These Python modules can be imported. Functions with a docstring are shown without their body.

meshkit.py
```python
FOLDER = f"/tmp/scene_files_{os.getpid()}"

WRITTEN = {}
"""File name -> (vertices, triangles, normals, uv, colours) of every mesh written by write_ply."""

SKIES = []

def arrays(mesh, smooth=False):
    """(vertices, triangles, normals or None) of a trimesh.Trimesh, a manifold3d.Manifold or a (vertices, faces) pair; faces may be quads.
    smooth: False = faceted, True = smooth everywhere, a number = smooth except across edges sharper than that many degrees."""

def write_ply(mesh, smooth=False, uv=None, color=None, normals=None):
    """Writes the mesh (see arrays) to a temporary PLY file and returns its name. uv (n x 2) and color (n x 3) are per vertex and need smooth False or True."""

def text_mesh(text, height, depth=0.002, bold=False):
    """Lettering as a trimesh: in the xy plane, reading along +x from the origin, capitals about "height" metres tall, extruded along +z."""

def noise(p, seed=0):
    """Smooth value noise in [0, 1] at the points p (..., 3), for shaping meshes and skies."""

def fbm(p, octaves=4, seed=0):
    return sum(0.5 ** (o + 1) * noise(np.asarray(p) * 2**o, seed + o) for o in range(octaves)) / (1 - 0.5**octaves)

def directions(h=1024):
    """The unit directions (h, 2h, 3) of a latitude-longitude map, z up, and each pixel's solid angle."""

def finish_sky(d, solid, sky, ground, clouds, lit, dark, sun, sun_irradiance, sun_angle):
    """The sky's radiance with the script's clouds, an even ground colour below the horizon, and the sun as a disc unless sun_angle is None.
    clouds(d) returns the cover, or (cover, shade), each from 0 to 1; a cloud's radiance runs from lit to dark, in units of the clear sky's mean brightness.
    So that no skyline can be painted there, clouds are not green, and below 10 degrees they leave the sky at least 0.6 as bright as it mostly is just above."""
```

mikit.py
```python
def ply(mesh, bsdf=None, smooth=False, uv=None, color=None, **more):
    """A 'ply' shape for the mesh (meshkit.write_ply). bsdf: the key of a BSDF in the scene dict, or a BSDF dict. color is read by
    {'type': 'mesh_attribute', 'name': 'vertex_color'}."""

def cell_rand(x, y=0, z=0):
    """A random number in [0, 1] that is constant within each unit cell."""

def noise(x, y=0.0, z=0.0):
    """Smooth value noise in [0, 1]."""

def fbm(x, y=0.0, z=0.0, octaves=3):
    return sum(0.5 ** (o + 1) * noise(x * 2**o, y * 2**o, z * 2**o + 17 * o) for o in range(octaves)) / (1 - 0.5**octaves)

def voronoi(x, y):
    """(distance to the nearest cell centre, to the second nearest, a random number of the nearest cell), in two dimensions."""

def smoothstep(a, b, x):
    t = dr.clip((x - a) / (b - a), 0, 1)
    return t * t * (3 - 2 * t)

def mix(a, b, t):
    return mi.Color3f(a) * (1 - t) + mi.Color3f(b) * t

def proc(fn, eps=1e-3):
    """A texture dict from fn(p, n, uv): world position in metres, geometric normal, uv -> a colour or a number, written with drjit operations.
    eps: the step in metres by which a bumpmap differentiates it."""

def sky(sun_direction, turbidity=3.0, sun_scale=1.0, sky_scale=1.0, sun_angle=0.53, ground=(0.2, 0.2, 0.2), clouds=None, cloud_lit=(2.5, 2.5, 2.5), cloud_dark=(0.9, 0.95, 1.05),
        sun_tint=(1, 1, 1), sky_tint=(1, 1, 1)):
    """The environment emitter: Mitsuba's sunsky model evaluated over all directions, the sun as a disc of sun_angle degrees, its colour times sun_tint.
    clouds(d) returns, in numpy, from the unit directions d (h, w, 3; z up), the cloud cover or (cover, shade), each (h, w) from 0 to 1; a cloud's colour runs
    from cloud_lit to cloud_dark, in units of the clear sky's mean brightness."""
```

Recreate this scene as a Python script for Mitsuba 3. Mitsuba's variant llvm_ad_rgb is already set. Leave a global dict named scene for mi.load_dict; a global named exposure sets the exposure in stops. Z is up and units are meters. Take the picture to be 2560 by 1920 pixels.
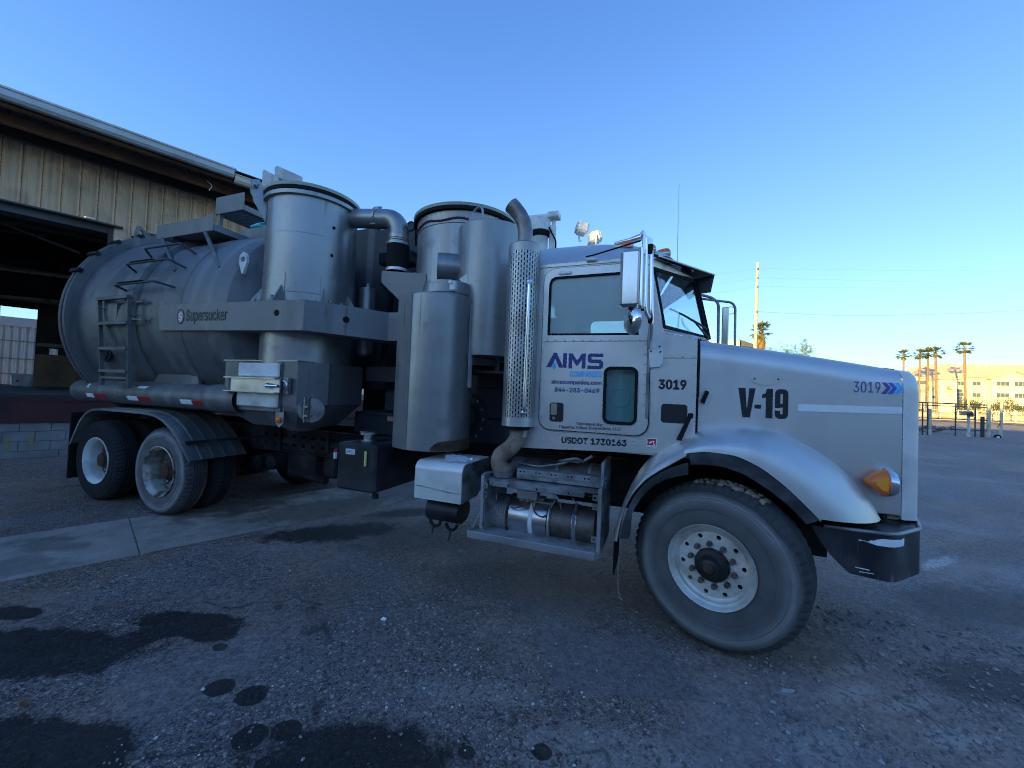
import math, random
import numpy as np, trimesh, mitsuba as mi, drjit as dr
import mikit, meshkit
from mikit import noise, fbm, voronoi, cell_rand, smoothstep, mix
from shapely.geometry import Polygon, box as sbox, Point
from shapely.ops import unary_union
T = mi.ScalarTransform4f
PI = math.pi
rng = np.random.default_rng(7)
random.seed(7)
scene, labels = {}, {}

# ------------------------------------------------------------------ camera, sky, exposure
YAW, PITCH, ROLL = math.radians(20.83), math.radians(1.373), math.radians(2.2875)
EYE = np.array([-.355, -2.907, 1.621])
_f = np.array([-math.sin(YAW)*math.cos(PITCH), math.cos(YAW)*math.cos(PITCH), math.sin(PITCH)])
_r = np.array([math.cos(YAW), math.sin(YAW), 0.0])
_u = np.cross(_r, _f)
_u = -math.sin(ROLL)*_r + math.cos(ROLL)*_u
scene['camera'] = {'type': 'perspective', 'fov': math.degrees(2*math.atan(1280/982)), 'fov_axis': 'x', 'near_clip': .02, 'far_clip': 3000.0,
                   'to_world': T().look_at(origin=EYE.tolist(), target=(EYE+_f).tolist(), up=_u.tolist())}
SUN = (-.42, -.90, .0985)
scene['sky'] = mikit.sky(SUN, turbidity=2.0, sun_scale=1.0, sky_scale=1.0, sun_tint=(.95, 1.5, 2.3), sky_tint=(.58, .95, 1.72), ground=(.12, .12, .13))
exposure = 3.92

# ------------------------------------------------------------------ helpers
def M(v, f): return trimesh.Trimesh(np.asarray(v, float), np.asarray(f, int), process=False)
def cat(*ms):
    out = []
    for m in ms: out += list(m) if isinstance(m, (list, tuple)) else [m]
    return trimesh.util.concatenate(out)
def box(x0, x1, y0, y1, z0, z1, c=0.0):
    lo, hi = np.minimum([x0, y0, z0], [x1, y1, z1]), np.maximum([x0, y0, z0], [x1, y1, z1])
    if c <= 0:
        m = trimesh.creation.box(extents=hi-lo); m.apply_translation((lo+hi)/2); return m
    c = min(c, .45*float((hi-lo).min()))
    h = (hi-lo)/2; p = []
    for s in np.ndindex(2, 2, 2):
        s = np.array(s)*2-1
        for k in range(3):
            q = h-c; q[k] = h[k]; p.append(s*q)
    m = trimesh.convex.convex_hull(np.array(p)); m.apply_translation((lo+hi)/2); return m
def frame(d):
    d = np.asarray(d, float); d = d/np.linalg.norm(d)
    a = np.cross(d, [0, 0, 1.0] if abs(d[2]) < .9 else [1.0, 0, 0]); a /= np.linalg.norm(a)
    return a, np.cross(d, a), d
def tube(pts, r, n=12, cap=True):
    """a round bar through the points; r a number or one per point"""
    p = np.asarray(pts, float); k = len(p); r = np.broadcast_to(r, (k,))
    t = np.gradient(p, axis=0); t /= np.linalg.norm(t, axis=1, keepdims=True)+1e-12
    a, b, _ = frame(t[0]); ang = np.arange(n)*2*PI/n; rows = []
    for i in range(k):
        a = a-t[i]*(a@t[i]); a /= np.linalg.norm(a); b = np.cross(t[i], a)
        rows.append(p[i]+r[i]*(np.cos(ang)[:, None]*a+np.sin(ang)[:, None]*b))
    v = np.vstack(rows); f = []
    i, j = np.meshgrid(np.arange(k-1), np.arange(n), indexing='ij')
    q = np.stack([i*n+j, i*n+(j+1) % n, (i+1)*n+(j+1) % n, (i+1)*n+j], -1).reshape(-1, 4)
    f = np.vstack([q[:, [0, 1, 2]], q[:, [0, 2, 3]]])
    if cap:
        v = np.vstack([v, p[0], p[-1]]); j = np.arange(n)
        f = np.vstack([f, np.stack([np.full(n, k*n), (j+1) % n, j], 1), np.stack([np.full(n, k*n+1), (k-1)*n+j, (k-1)*n+(j+1) % n], 1)])
    return M(v, f)
def bend(pts, rad, n=6):
    """the polyline with its corners rounded"""
    p = [np.asarray(q, float) for q in pts]; out = [p[0]]
    for a, b, c in zip(p, p[1:], p[2:]):
        u, w = a-b, c-b; lu, lw = np.linalg.norm(u), np.linalg.norm(w); r = min(rad, .48*lu, .48*lw)
        s, e = b+u/lu*r, b+w/lw*r
        for t in np.linspace(0, 1, n): out.append((1-t)**2*s+2*t*(1-t)*b+t*t*e)
    out.append(p[-1]); return np.array(out)
def cyl(p0, p1, r, n=24): return tube([p0, p1], r, n)
def lathe(prof, c, axis='z', n=48, rot=None):
    """prof: (radius, height) pairs; about axis through c"""
    pr = np.asarray(prof, float); ang = np.arange(n)*2*PI/n; k = len(pr)
    R, H = pr[:, 0][:, None], pr[:, 1][:, None]*np.ones(n)
    a, b = R*np.cos(ang), R*np.sin(ang)
    v = {'z': (a, b, H), 'y': (a, H, b), 'x': (H, a, b)}[axis]
    v = np.stack(v, -1).reshape(-1, 3)
    i, j = np.meshgrid(np.arange(k-1), np.arange(n), indexing='ij')
    q = np.stack([i*n+j, i*n+(j+1) % n, (i+1)*n+(j+1) % n, (i+1)*n+j], -1).reshape(-1, 4)
    f = np.vstack([q[:, [0, 1, 2]], q[:, [0, 2, 3]]])
    if axis == 'y': f = f[:, ::-1]
    if rot is not None: v = v@np.asarray(rot).T
    return M(v+np.asarray(c, float), f)
def ext(poly, y0, y1):
    """a polygon in (x, z) extruded along y"""
    gs = getattr(poly, 'geoms', [poly]); out = []
    for g in gs:
        if g.is_empty or g.geom_type != 'Polygon': continue
        m = trimesh.creation.extrude_polygon(g, abs(y1-y0), engine='earcut'); v = m.vertices
        out.append(M(np.stack([v[:, 0], min(y0, y1)+v[:, 2], v[:, 1]], 1), m.faces[:, ::-1]))
    return cat(out)
def extz(poly, z0, z1):
    gs = getattr(poly, 'geoms', [poly])
    out = [trimesh.creation.extrude_polygon(g, z1-z0, engine='earcut') for g in gs]
    m = cat(out); m.apply_translation([0, 0, z0]); return m
def extx(poly, x0, x1):
    """a polygon in (y, z) extruded along x"""
    m = trimesh.creation.extrude_polygon(poly, x1-x0, engine='earcut'); v = m.vertices
    return M(np.stack([x0+v[:, 2], v[:, 0], v[:, 1]], 1), m.faces)
def rrect(x0, x1, z0, z1, r, n=6):
    return sbox(min(x0, x1)+r, min(z0, z1)+r, max(x0, x1)-r, max(z0, z1)-r).buffer(r, quad_segs=n)
def grid(P):
    """a surface through an array of points (a, b, 3)"""
    P = np.asarray(P, float); a, b = P.shape[:2]
    i, j = np.meshgrid(np.arange(a-1), np.arange(b-1), indexing='ij')
    q = np.stack([i*b+j, i*b+j+1, (i+1)*b+j+1, (i+1)*b+j], -1).reshape(-1, 4)
    return M(P.reshape(-1, 3), np.vstack([q[:, [0, 1, 2]], q[:, [0, 2, 3]]]))
def quad(a, b, c, d): return M([a, b, c, d], [[0, 1, 2], [0, 2, 3]])
def slab(pts, t):
    """a flat polygon of 3-D points given thickness t along its normal"""
    p = np.asarray(pts, float); nrm = np.cross(p[1]-p[0], p[2]-p[0]); nrm /= np.linalg.norm(nrm); k = len(p)
    v = np.vstack([p-nrm*t/2, p+nrm*t/2]); f = []
    for i in range(1, k-1): f += [[0, i+1, i], [k, k+i, k+i+1]]
    for i in range(k):
        j = (i+1) % k; f += [[i, j, k+j], [i, k+j, k+i]]
    return M(v, f)
def beam(p0, p1, w, h, up=(0, 0, 1)):
    p0, p1 = np.asarray(p0, float), np.asarray(p1, float); d = p1-p0; L = np.linalg.norm(d); d /= L
    s = np.cross(d, up); s /= np.linalg.norm(s); u = np.cross(s, d)
    m = trimesh.creation.box(extents=[w, L, h]); R = np.eye(4); R[:3, 0], R[:3, 1], R[:3, 2], R[:3, 3] = s, d, u, (p0+p1)/2
    m.apply_transform(R); return m
def ball(c, r, sub=1, squash=(1, 1, 1)):
    m = trimesh.creation.icosphere(subdivisions=sub, radius=r); m.vertices = m.vertices*np.asarray(squash)+np.asarray(c); return m
def torus(c, R, r, axis='z', n=48, k=10, a0=0, a1=2*PI):
    a = np.linspace(a0, a1, n+1); ca, sa = np.cos(a)*R, np.sin(a)*R
    p = {'z': np.stack([ca, sa, 0*a], 1), 'x': np.stack([0*a, ca, sa], 1), 'y': np.stack([ca, 0*a, sa], 1)}[axis]
    return tube(p+np.asarray(c), r, k)
def move(m, d): m = m.copy(); m.apply_translation(d); return m
def mir(m):
    """the far side's copy (the truck is symmetric about y = 1.22)"""
    v = np.array(m.vertices); v[:, 1] = 2.44-v[:, 1]; return M(v, np.array(m.faces)[:, ::-1])

def fresh(key):
    if key not in scene and key not in labels and not any(k.startswith(key+'__') for k in scene): return key
    n = 1
    while True:
        k = f'{key}_{n:03d}'
        if k not in scene and k not in labels and not any(q.startswith(k+'__') for q in scene): return k
        n += 1
def obj(name, mesh, mat, parent=None, smooth=30, **lab):
    key = fresh(f'{parent}__{name}' if parent else name)
    scene[key] = mikit.ply(mesh, mat, smooth=smooth)
    if lab: labels[key] = lab
    return key
def thing(name, label, category, group=None):
    key = fresh(name); labels[key] = {'label': label, 'category': category}
    if group: labels[key]['group'] = group
    return key
def struct(name, mesh, mat, parent=None, smooth=30):
    return obj(name, mesh, mat, parent, smooth, **({} if parent else {'kind': 'structure'}))

# ------------------------------------------------------------------ materials
def two(d): return {'type': 'twosided', 'bsdf': d}
def rgb(c): return {'type': 'rgb', 'value': list(c)} if not isinstance(c, dict) else c
def mat(name, color, rough=.5, metal=0.0, spec=.5, bump=None, scale=1.0, **kw):
    d = {'type': 'principled', 'base_color': rgb(color), 'roughness': rough, 'metallic': metal, 'specular': spec, **kw}
    if bump is not None: d = {'type': 'bumpmap', 'arbitrary': bump, 'scale': scale, 'bsdf': d}
    scene[name] = two(d); return name

def c3(a): return mi.Color3f(*a)
def paint_fn(base, dirt=(.16, .13, .10), amt=.35, zlow=.9, zhigh=1.6):
    base, dirt = tuple(base), tuple(dirt)
    def fn(p, n, uv):
        k = .92+.16*fbm(p.x*1.3, p.y*1.3, p.z*1.3)
        streak = smoothstep(.55, .85, noise(p.x*9, p.y*9, p.z*.9))*.10
        low = (1-smoothstep(zlow, zhigh, p.z))*(.4+.6*fbm(p.x*5, p.y*5, p.z*5))
        d = dr.clip(streak+low*amt, 0, 1)
        return mix(c3(base)*k, dirt, d)
    return fn
mat('silver_paint', mikit.proc(paint_fn((.69, .67, .65), amt=.34, zlow=.7, zhigh=1.6)), .40, .7, .5, bump=mikit.proc(lambda p, n, uv: fbm(p.x*3.1+5, p.y*3.1, p.z*3.1, octaves=3), eps=.01), scale=.006)
def tank_fn(base, amt):
    base = tuple(base)
    def fn(p, n, uv):
        k = .80+.38*fbm(p.x*.9, p.y*.9, p.z*.9, octaves=4)
        w = noise(p.x*1.7, p.y*1.7, p.z*1.7)
        streak = smoothstep(.50, .80, noise(p.x*15, p.y*15, p.z*.7))*smoothstep(.25, .75, w)*amt
        pale = smoothstep(.60, .85, noise(p.x*7+9, p.y*7, p.z*.6))*.16
        run = smoothstep(.80, .90, noise(p.x*34, p.y*34, p.z*1.3))*smoothstep(.45, .7, noise(p.x*2.3+4, p.y*2.3, p.z*2.3))*.55
        scuff = smoothstep(.66, .72, fbm(p.x*6, p.y*6, p.z*6+5, octaves=4))*.35
        c = mix(mix(c3(base)*k, (.46, .46, .45), pale), (.055, .045, .04), dr.clip(streak+scuff*amt*2, 0, 1))
        return mix(c, (.13, .075, .045), run)
    return fn
def dent(p, n, uv): return fbm(p.x*2.6, p.y*2.6, p.z*2.6, octaves=4)
DENT = mikit.proc(dent, eps=.01)
mat('tank_paint', mikit.proc(tank_fn((.16, .16, .162), .28)), .48, .45, .5, bump=DENT, scale=.020)
mat('vessel_paint', mikit.proc(tank_fn((.33, .33, .33), .24)), .38, .7, .5, bump=DENT, scale=.012)
mat('beam_paint', mikit.proc(tank_fn((.20, .20, .203), .15)), .5, .4, .5, bump=DENT, scale=.010)
mat('dark_paint', mikit.proc(tank_fn((.030, .034, .042), .3)), .55, .0, .4)
def dusty_fn(a, b, s):
    a, b = tuple(a), tuple(b)
    return lambda p, n, uv: mix(a, b, smoothstep(.35, .75, fbm(p.x*s, p.y*s, p.z*s, octaves=4)))
mat('frame_black', mikit.proc(dusty_fn((.008, .008, .010), (.035, .034, .034), 4.0)), .75, 0, .25)
mat('navy_tank', mikit.proc(dusty_fn((.004, .005, .010), (.035, .037, .045), 3.2)), .5, 0, .5)
mat('black_plastic', (.012, .012, .013), .45, 0, .5)
mat('black_rubber', (.012, .012, .013), .8, 0, .2)
mat('chrome', (.78, .78, .78), .10, 1.0)
mat('bare_aluminium', mikit.proc(dusty_fn((.58, .58, .58), (.36, .34, .31), 3.5)), .34, .75, .5)
mat('dull_aluminium', mikit.proc(dusty_fn((.33, .335, .34), (.15, .145, .14), 9.0)), .48, .6, .5)
mat('wheel_alloy', mikit.proc(dusty_fn((.70, .67, .60), (.46, .43, .37), 7.0)), .40, .35, .5)
mat('shield_steel', mikit.proc(dusty_fn((.56, .56, .555), (.40, .38, .36), 5.0)), .40, .8, .5)
mat('dirty_alloy', mikit.proc(dusty_fn((.50, .47, .42), (.10, .06, .04), 11.0)), .4, .4, .5)
mat('stainless', mikit.proc(dusty_fn((.60, .60, .60), (.38, .37, .35), 6.0)), .26, .95, .5)
mat('heated_steel', mikit.proc(dusty_fn((.17, .13, .115), (.09, .07, .065), 14.0)), .5, .55, .5)
mat('rust_pipe', mikit.proc(dusty_fn((.36, .27, .21), (.20, .135, .10), 12.0)), .65, .15, .4)
mat('rust', mikit.proc(dusty_fn((.10, .055, .035), (.045, .03, .025), 16.0)), .85, 0, .3)
mat('white_metal', mikit.proc(dusty_fn((.74, .74, .71), (.48, .46, .42), 5.0)), .45, 0, .5)
mat('white_gloss', (.80, .80, .78), .35)
mat('amber_lens', (.80, .17, .015), .2, 0, .6, clearcoat=.6)
mat('amber_bright', (.95, .33, .03), .25, 0, .6)
mat('red_lens', (.42, .015, .015), .3)
mat('reflective_white', (.82, .82, .84), .35)
mat('letter_black', (.012, .012, .018), .5)
mat('letter_navy', (.035, .045, .20), .45)
mat('letter_blue', (.05, .13, .55), .45)
mat('letter_cyan', (.10, .48, .86), .45)
mat('letter_purple', (.10, .09, .30), .45)
mat('sticker_red', (.55, .025, .04), .45)
mat('sticker_pale', (.52, .25, .20), .5)
mat('pink_badge', (.50, .25, .28), .45)
mat('wire_red', (.16, .03, .03), .5)
def tyre_fn(tint, worn, cx=None, yaw=0.0, R=.53):
    def fn(p, n, uv):
        k = fbm(p.x*7, p.y*7, p.z*7, octaves=4)
        w = (.62+.5*(k-.5))*worn
        if cx is not None:
            # road dust sits on the side wall; the running tread is worn black
            u = (p.x-cx)*math.cos(yaw)+p.y*math.sin(yaw); r = dr.sqrt(u*u+dr.square(p.z-R))
            w = w*(1-.72*smoothstep(R-.075, R-.035, r+(k-.5)*.05))*(.60+.40*smoothstep(.375, .43, r))
            w = w+.15*smoothstep(.42, .44, r)*(1-smoothstep(.455, .46, r))
        return mix((.016, .016, .018), tint, dr.clip(w, 0, 1))
    return fn
mat('front_tyre_rubber', mikit.proc(tyre_fn((.31, .305, .295), .9, -.018, math.radians(-21.5))), .85, 0, .12)
mat('rear_tyre_rubber', mikit.proc(tyre_fn((.36, .34, .33), .95, -5.914)), .85, 0, .12)
mat('dark_tyre_rubber', mikit.proc(tyre_fn((.045, .045, .048), .7)), .85, 0, .12)
mat('mud_clod', mikit.proc(dusty_fn((.34, .27, .20), (.16, .12, .09), 40.0)), .95, 0, .2)
scene['window_glass'] = {'type': 'thindielectric', 'int_ior': 1.5, 'specular_transmittance': rgb((.66, .82, .80))}
scene['painted_sheen_glass'] = {'type': 'blendbsdf', 'weight': .50, 'a': {'type': 'thindielectric', 'int_ior': 1.5, 'specular_transmittance': rgb((.72, .86, .84))}, 'b': {'type': 'twosided', 'bsdf': {'type': 'principled', 'base_color': rgb((.70, .84, .82)), 'roughness': .25, 'specular': .5}}}  # pale diffuse layer painted in for the sky reflection on the side window
scene['dark_glass'] = {'type': 'thindielectric', 'int_ior': 1.5, 'specular_transmittance': rgb((.40, .66, .66))}
mat('seat_fabric', (.34, .35, .36), .85, 0, .2)
mat('cab_lining', (.56, .57, .58), .8, 0, .3)

# ================================================================== THE TRUCK (x forward, y away from the viewer, near side at y = 0)
TR = thing('vacuum_truck', 'silver vacuum tanker truck with cylindrical tank and upright vessels parked on the asphalt', 'truck')
def part(name, mesh, m, parent=TR, smooth=30, label=None):
    return obj(name, mesh, m, parent, smooth, **({'label': label} if label else {}))
def stuffpart(name, mesh, m, parent, smooth=30):
    return obj(name, mesh, m, parent, smooth, kind='stuff')
def rivets(pts, parent, m='silver_paint', r=.0078):
    one = trimesh.creation.icosphere(subdivisions=1, radius=r)
    if len(pts): stuffpart('rivets', cat(*[move(M(one.vertices*[1, .8, 1], one.faces), p) for p in pts]), m, parent, True)
def line(a, b, n): return [np.asarray(a, float)+(np.asarray(b, float)-np.asarray(a, float))*t for t in np.linspace(0, 1, n)]

# ---- wheels
def tyre_mesh(R, W, ri, n=180, seed=0):
    s = [(ri, .040), (ri+.006, .020), (ri+.02, .010), (ri+.05, .004), (ri+.085, 0), (ri+.1, .0035), (ri+.106, -.001), (R-.105, -.001), (R-.098, .005), (R-.092, .001), (R-.07, .006), (R-.05, .013), (R-.046, .010), (R-.026, .024), (R-.012, .036), (R-.003, .05), (R, .062)]
    g = []
    for c in np.linspace(.062+(W-.124)/5, W-.062-(W-.124)/5, 4): g += [(R+.002, c-.010), (R-.014, c-.006), (R-.014, c+.006), (R+.002, c+.010)]
    prof = s+g+[(r, W-y) for r, y in s[::-1]]
    m = lathe(prof, (0, 0, 0), 'y', n)
    v = np.array(m.vertices); r = np.hypot(v[:, 0], v[:, 2]); a = np.arctan2(v[:, 2], v[:, 0])
    k = np.round(a/(2*PI)*n).astype(int)
    notch = ((k % 3) == 0) & (r > R-.03) & ((v[:, 1] < .066) | (v[:, 1] > W-.066))
    sc = np.where(notch, (r-.013)/np.maximum(r, 1e-6), 1.0)
    v[:, 0] *= sc; v[:, 2] *= sc
    return M(v, m.faces)
def place_wheel(m, c, yaw=0.0, side=1):
    v = np.array(m.vertices); f = np.array(m.faces)
    if side < 0: v[:, 1] = -v[:, 1]; f = f[:, ::-1]
    ca, sa = math.cos(yaw), math.sin(yaw)
    v = np.stack([v[:, 0]*ca-v[:, 1]*sa, v[:, 0]*sa+v[:, 1]*ca, v[:, 2]], 1)+np.asarray(c, float)
    return M(v, f)
def squash(m, z0=0.002):
    v = np.array(m.vertices); v[:, 2] = np.maximum(v[:, 2], z0); return M(v, m.faces)
def hexnut(x, z, y, r, h):
    m = trimesh.creation.cylinder(radius=r, height=h, sections=6); v = m.vertices
    return M(np.stack([v[:, 0]+x, v[:, 2]+y, v[:, 1]+z], 1), m.faces[:, ::-1])
def steer_wheel(c, yaw, side, label=None):
    W = part('front_wheel', place_wheel(lathe([(.0, .30), (.10, .30), (.105, .10)], (0, 0, 0), 'y', 24), c, yaw, side), 'frame_black', label=label)
    P = lambda m: place_wheel(m, c, yaw, side)
    part('tyre', squash(P(tyre_mesh(.538, .34, .265))), 'front_tyre_rubber', W, 35)
    rim = lathe([(r_*.935, h_) for r_, h_ in [(.262, .30), (.262, .09), (.279, .045), (.288, .016), (.293, .004), (.289, -.004), (.282, 0), (.272, .016), (.262, .024), (.252, .030), (.245, .050), (.232, .060), (.226, .062)]], (0, 0, 0), 'y', 72)
    disc = Point(0, 0).buffer(.213, quad_segs=24).difference(Point(0, 0).buffer(.106, quad_segs=16))
    for k in range(10):
        a = 2*PI*k/10+.13; disc = disc.difference(Point(.189*math.cos(a), .189*math.sin(a)).buffer(.0145, quad_segs=5))
    part('rim', P(cat(rim, ext(disc, .0615, .075))), 'wheel_alloy', W, 30)
    part('brake_drum', P(lathe([(0, .14), (.21, .14), (.21, .3)], (0, 0, 0), 'y', 32)), 'black_rubber', W)
    hub = lathe([(.110, .075), (.108, .040), (.102, .030), (.075, .024), (.066, .014), (.060, -.006), (.050, -.022), (.034, -.030), (0, -.031)], (0, 0, 0), 'y', 40)
    part('hub_cap', P(hub), 'black_plastic', W, 25)
    part('hub_plug', P(lathe([(.030, -.029), (.030, -.036), (.022, -.040), (0, -.040)], (0, 0, 0), 'y', 20)), 'rust', W)
    for k in range(10):
        a = 2*PI*k/10-.18
        part('lug_nut', P(cat(hexnut(.136*math.cos(a), .136*math.sin(a), .045, .0165, .036), lathe([(.020, .0), (.020, .008), (0, .008)], (.136*math.cos(a), .054, .136*math.sin(a)), 'y', 12))), 'heated_steel', W)
    return W
steer_wheel((-.026, 0.004, .533), math.radians(-21.5), 1, 'front wheel with grey dusty tyre turned towards the viewer')
steer_wheel((.02, 2.436, .536), math.radians(-21.5), -1)
def dual(c, side, m, rimmat, lab=None):
    W = part('rear_wheel', place_wheel(lathe([(.0, .16), (.12, .165), (.20, .172), (.248, .175), (.25, .165)], (0, 0, 0), 'y', 40), c, 0, side), 'dull_aluminium', label=lab)
    P = lambda q: place_wheel(q, c, 0, side)
    part('outer_tyre', squash(P(tyre_mesh(.523, .27, .293))), m, W, 35)
    part('inner_tyre', squash(P(move(tyre_mesh(.523, .27, .293), (0, .335, 0)))), 'dark_tyre_rubber', W, 35)
    part('rim', P(lathe([(.262, .25), (.262, .05), (.290, .014), (.303, .008), (.303, -.002), (.294, -.004), (.286, .008), (.276, .022), (.262, .035), (.252, .06), (.25, .17)], (0, 0, 0), 'y', 64)), rimmat, W)
    part('hub', P(lathe([(.118, .165), (.115, .10), (.105, .085), (.09, .075), (.085, .055), (.05, .048), (0, .045)], (0, 0, 0), 'y', 32)), 'rust', W)
    for k in range(10):
        a = 2*PI*k/10
        part('lug_nut', P(hexnut(.145*math.cos(a), .145*math.sin(a), .145, .018, .04)), 'dull_aluminium', W)
    for k in range(5):
        a = 2*PI*k/5+.3
        part('hand_hole', P(lathe([(.034, .168), (.030, .1655), (0, .1655)], (.2*math.cos(a), 0, .2*math.sin(a)), 'y', 14)), 'black_rubber', W)
dual((-5.914, 0, .523), 1, 'rear_tyre_rubber', 'dirty_alloy', 'rear wheel with pale dusty tyre and rusted hub')
dual((-7.26, 0, .523), 1, 'dark_tyre_rubber', 'white_metal', 'rearmost wheel with dark tyre and white rim')
dual((-5.914, 2.44, .523), -1, 'dark_tyre_rubber', 'white_metal')
dual((-7.26, 2.44, .523), -1, 'dark_tyre_rubber', 'white_metal')
# mud packed on the front tyre under the wing
mud = []
for k in range(70):
    a = math.radians(rng.uniform(58, 108)); r = .536
    q = place_wheel(ball((r*math.cos(a), rng.uniform(.05, .2), r*math.sin(a)), rng.uniform(.008, .02), 1, (1, 1, .7)), (-.018, 0.004, .536), math.radians(-21.5)); mud.append(q)
stuffpart('mud_clods', cat(*mud), 'mud_clod', TR, False)

# ---- chassis
for y in (.80, 1.56): part('frame_rail', cat(box(-8.0, 1.0, y, y+.08, .77, 1.05, .006), box(-8.0, 1.0, y-.02, y+.08, .758, .772), box(-8.0, 1.0, y-.02, y+.08, 1.048, 1.062)), 'frame_black')
part('gusset_plate', cat(box(-5.45, -4.9, .77, .80, .76, 1.2, .006), box(-4.7, -4.1, .775, .80, .80, 1.06, .006)), 'frame_black')
stuffpart('frame_bolts', cat(*[lathe([(.02, 0), (.02, .02), (0, .02)], (x, .757, z), 'y', 6) for x in np.arange(-5.3, -3.9, .16) for z in (.86, .97)]), 'frame_black', TR)
for x in (-5.914, -7.26): part('axle', cat(cyl((x, .3, .523), (x, 2.14, .523), .075, 16), ball((x, 1.22, .53), .24, 2)), 'frame_black')
part('drive_shaft', cyl((-5.7, 1.22, .60), (-1.0, 1.22, .80), .06, 14), 'frame_black')
part('walking_beam', cat(box(-7.3, -5.8, .72, .82, .40, .58, .03), box(-6.75, -6.4, .70, .85, .5, .9, .03)), 'frame_black')
for x, z in ((-5.22, .60), (-4.98, .62)): part('air_tank', cat(cyl((x, .72, z), (x, 1.3, z), .095, 24), ball((x, .72, z), .095, 2, (1, .35, 1))), 'frame_black')
part('suspension_hanger', cat(box(-4.8, -4.3, .80, .86, .45, .76, .02), box(-4.2, -4.0, .8, .9, .5, .76, .02), cyl((-4.75, .82, .52), (-4.15, .82, .46), .045)), 'frame_black')
part('front_axle', cat(cyl((0, .25, .5), (0, 2.2, .5), .06, 14), box(-.6, .75, .75, .85, .62, .70, .01)), 'frame_black')
part('engine_block', cat(box(-.55, 1.0, .78, 1.66, .6, 1.15, .05), box(-1.3, -.5, .8, 1.6, .62, .98, .05)), 'frame_black')

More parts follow.
